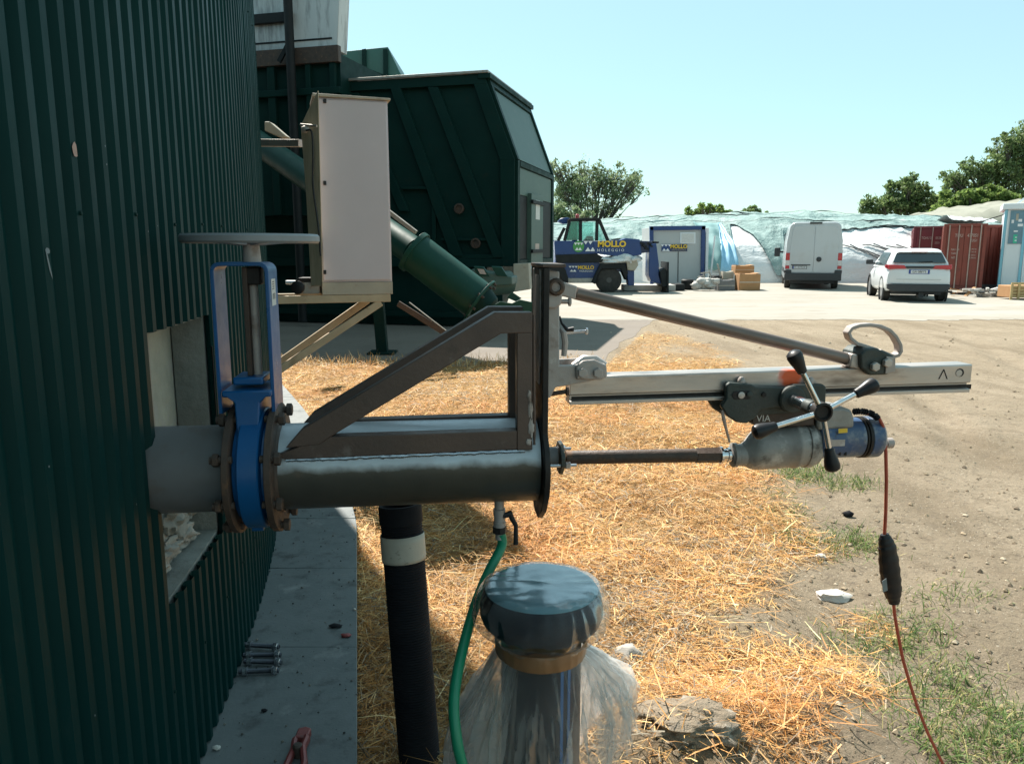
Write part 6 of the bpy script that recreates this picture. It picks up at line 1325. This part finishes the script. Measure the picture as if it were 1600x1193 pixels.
for k in range(5): mb = MB(); mb.box(x0, x0 + 1.4, 23.6, 23.63, .08 + k * zc_ / 5, .08 + k * zc_ / 5 + zc_ / 7); mb.build('slat', M['tanwood'], wc, bevel=.004)
for x_ in (0, .22, .6, 1.0, 1.36): mb = MB(); mb.box(x0 + x_ - .03, x0 + x_ + .04, 23.56, 23.598, 0, zc_ + .02); mb.build('upright', M['tanwood'], wc, bevel=.004)
mb = MB(); mb.box(x0 + .02, x0 + 1.38, 23.64, 24.3, .06, zc_ * .9); mb.build('contents', M['board'], wc, bevel=.02)

# ================================================================= trees
M['leaf'] = vmat('leaves', .55, .5, spec=.25)
def tree(name, label, px, py_base, Y_, lobes, nleaf, cols, leaf=.17, trunk=True, seed=1, trunk_r=.22):
    rs_ = np.random.default_rng(seed); base = at(px, py_base, Y_); base.z = 0
    t = thing(name, label, 'tree' if trunk else 'shrub', base, None, 'trees and bushes beyond the yard'); t['offx'], t['offy'], t['offz'] = base
    C = []; main = set()
    for lx, ly, lr in lobes:
        C.append((at(lx, ly, Y_), lr * .82 * Y_ / FPX)); main.add(len(C) - 1)
        for k in range(3):
            an = rs_.uniform(-.4, math.pi + .4); C.append((at(lx + lr * 1.0 * math.cos(an), ly - lr * .95 * math.sin(an), Y_) + Vector((0, rs_.normal(0, .6), 0)), lr * rs_.uniform(.28, .5) * Y_ / FPX))
    wts = np.array([r_**2 for _, r_ in C]); wts /= wts.sum()
    mb = MB(); fork = Vector((base.x, base.y, max(.6, min(c.z for c, _ in C) * .45)))
    mb.tube([base, base.lerp(fork, .5) + Vector((.1,0,0)), fork], [trunk_r * 1.2, trunk_r, trunk_r * .8], 9)
    for k, (c, r_) in enumerate(C):
        m1 = fork.lerp(c, .5) + Vector(rs_.normal(0, .2 * r_, 3)); mb.tube([fork, m1, c + Vector((0,0,r_*.3))], [trunk_r * .42, trunk_r * .2, .02] if k in main else [.05, .03, .012], 6)
        for j in range(6 if k in main else 3):
            e_ = c + Vector(rs_.normal(0, .55 * r_, 3)); mb.tube([m1.lerp(c, .5), (m1.lerp(c, .5)).lerp(e_, .6) + Vector(rs_.normal(0, .08, 3)), e_], [.04, .02, .01], 4)
    mb.build('trunk', M['bark'], t)
    P_ = []; 
    for k, (c, r_) in enumerate(C):
        # twigs: clusters inside each lobe
        ncl = max(10, int(30 * (r_ / 1.0) ** 1.4)); d = rs_.normal(0, 1, (ncl, 3)); d /= np.linalg.norm(d, axis=1)[:, None]; rad = r_ * rs_.random(ncl) ** .42
        cen = np.array(c) + d * rad[:, None] * np.array([1, .9, .95]); nl = int(nleaf * wts[k] / ncl) + 1
        q = np.repeat(cen, nl, 0) + rs_.normal(0, .17 * r_ ** .5 * .9, (ncl * nl, 3)) * np.array([1, 1, .8]); P_.append(q)
    P_ = np.concatenate(P_); P_ = P_[P_[:, 2] > .2]; n = len(P_)
    a = rs_.normal(0, 1, (n, 3)); a /= np.linalg.norm(a, axis=1)[:, None]; b = rs_.normal(0, 1, (n, 3)); b -= a * (a * b).sum(1)[:, None]; b /= np.linalg.norm(b, axis=1)[:, None]
    s1 = leaf * rs_.uniform(.5, 1.2, n)[:, None]; s2 = s1 * .5
    off = np.array(base)
    V = np.stack([P_ - a * s1, P_ + b * s2, P_ + a * s1, P_ - b * s2], 1).reshape(-1, 3); Q = np.arange(n * 4).reshape(-1, 4)
    cc = np.array(cols)[rs_.integers(0, len(cols), n)] * rs_.uniform(.75, 1.25, (n, 1))
    me = bpy.data.meshes.new('crown'); fast_mesh(me, V - off, Q, np.repeat(np.clip(cc, 0, 1), 4, 0), False); me.materials.append(M['leaf'])
    o = bpy.data.objects.new('crown', me); col.objects.link(o); o.parent = t
    return t
G1 = [(.19,.25,.13),(.23,.29,.15),(.16,.21,.105),(.27,.31,.18)]
G2 = [(.14,.20,.075),(.17,.24,.085),(.11,.165,.075),(.22,.28,.12)]
G3 = [(.18,.26,.07),(.22,.29,.085),(.14,.21,.06)]
tree('olive_tree', 'loose grey green tree rising behind the blue handler', 925, 400, 52, [(885,285,26),(905,272,20),(930,295,32),(955,285,24),(965,300,28),(975,285,20),(985,305,18),(915,318,30),(950,325,26),(880,320,26),(870,270,16),(940,268,14),(985,288,12),(898,300,22)], 6500, G1, .12, seed=3)
tree('broadleaf_tree', 'round dense green tree left of the tall trees at the right', 1408, 380, 62, [(1375,322,22),(1395,310,24),(1415,300,22),(1430,312,24),(1445,318,20),(1400,330,26),(1360,334,16),(1450,335,18),(1425,330,24),(1465,326,16),(1478,322,14)], 10000, G2, .15, seed=4)
tree('broadleaf_tree', 'tall spreading tree in the upper right corner', 1570, 380, 58, [(1590,235,30),(1560,265,30),(1530,275,26),(1500,290,24),(1490,282,14),(1545,300,34),(1585,290,40),(1510,305,26),(1600,260,34),(1575,222,16),(1640,250,50),(1480,305,14)], 17000, G2, .14, seed=5)
tree('hedge_shrub', 'bright green bush along the foot of the tall right tree', 1525, 380, 54, [(1495,318,18),(1515,313,18),(1535,310,18),(1555,306,16),(1470,328,14),(1580,312,16)], 7000, G3, .16, False, seed=6, trunk_r=.1)
tree('hedge_shrub', 'low bush top showing above the netted mound, wider left one', 1105, 370, 60, [(1080,334,9),(1095,332,10),(1110,330,10),(1125,331,9),(1136,335,7)], 2200, G3, .14, False, seed=7, trunk_r=.08)
tree('hedge_shrub', 'low bush top showing above the netted mound, smaller right one', 1172, 370, 60, [(1165,334,7),(1175,332,8),(1186,335,6)], 1200, G2, .14, False, seed=8, trunk_r=.08)
tree('hedge_shrub', 'grey green shrub low behind the blue handler cab', 890, 380, 46, [(872,335,20),(892,345,18),(868,355,20),(910,345,14)], 3500, G1, .13, False, seed=9, trunk_r=.1)
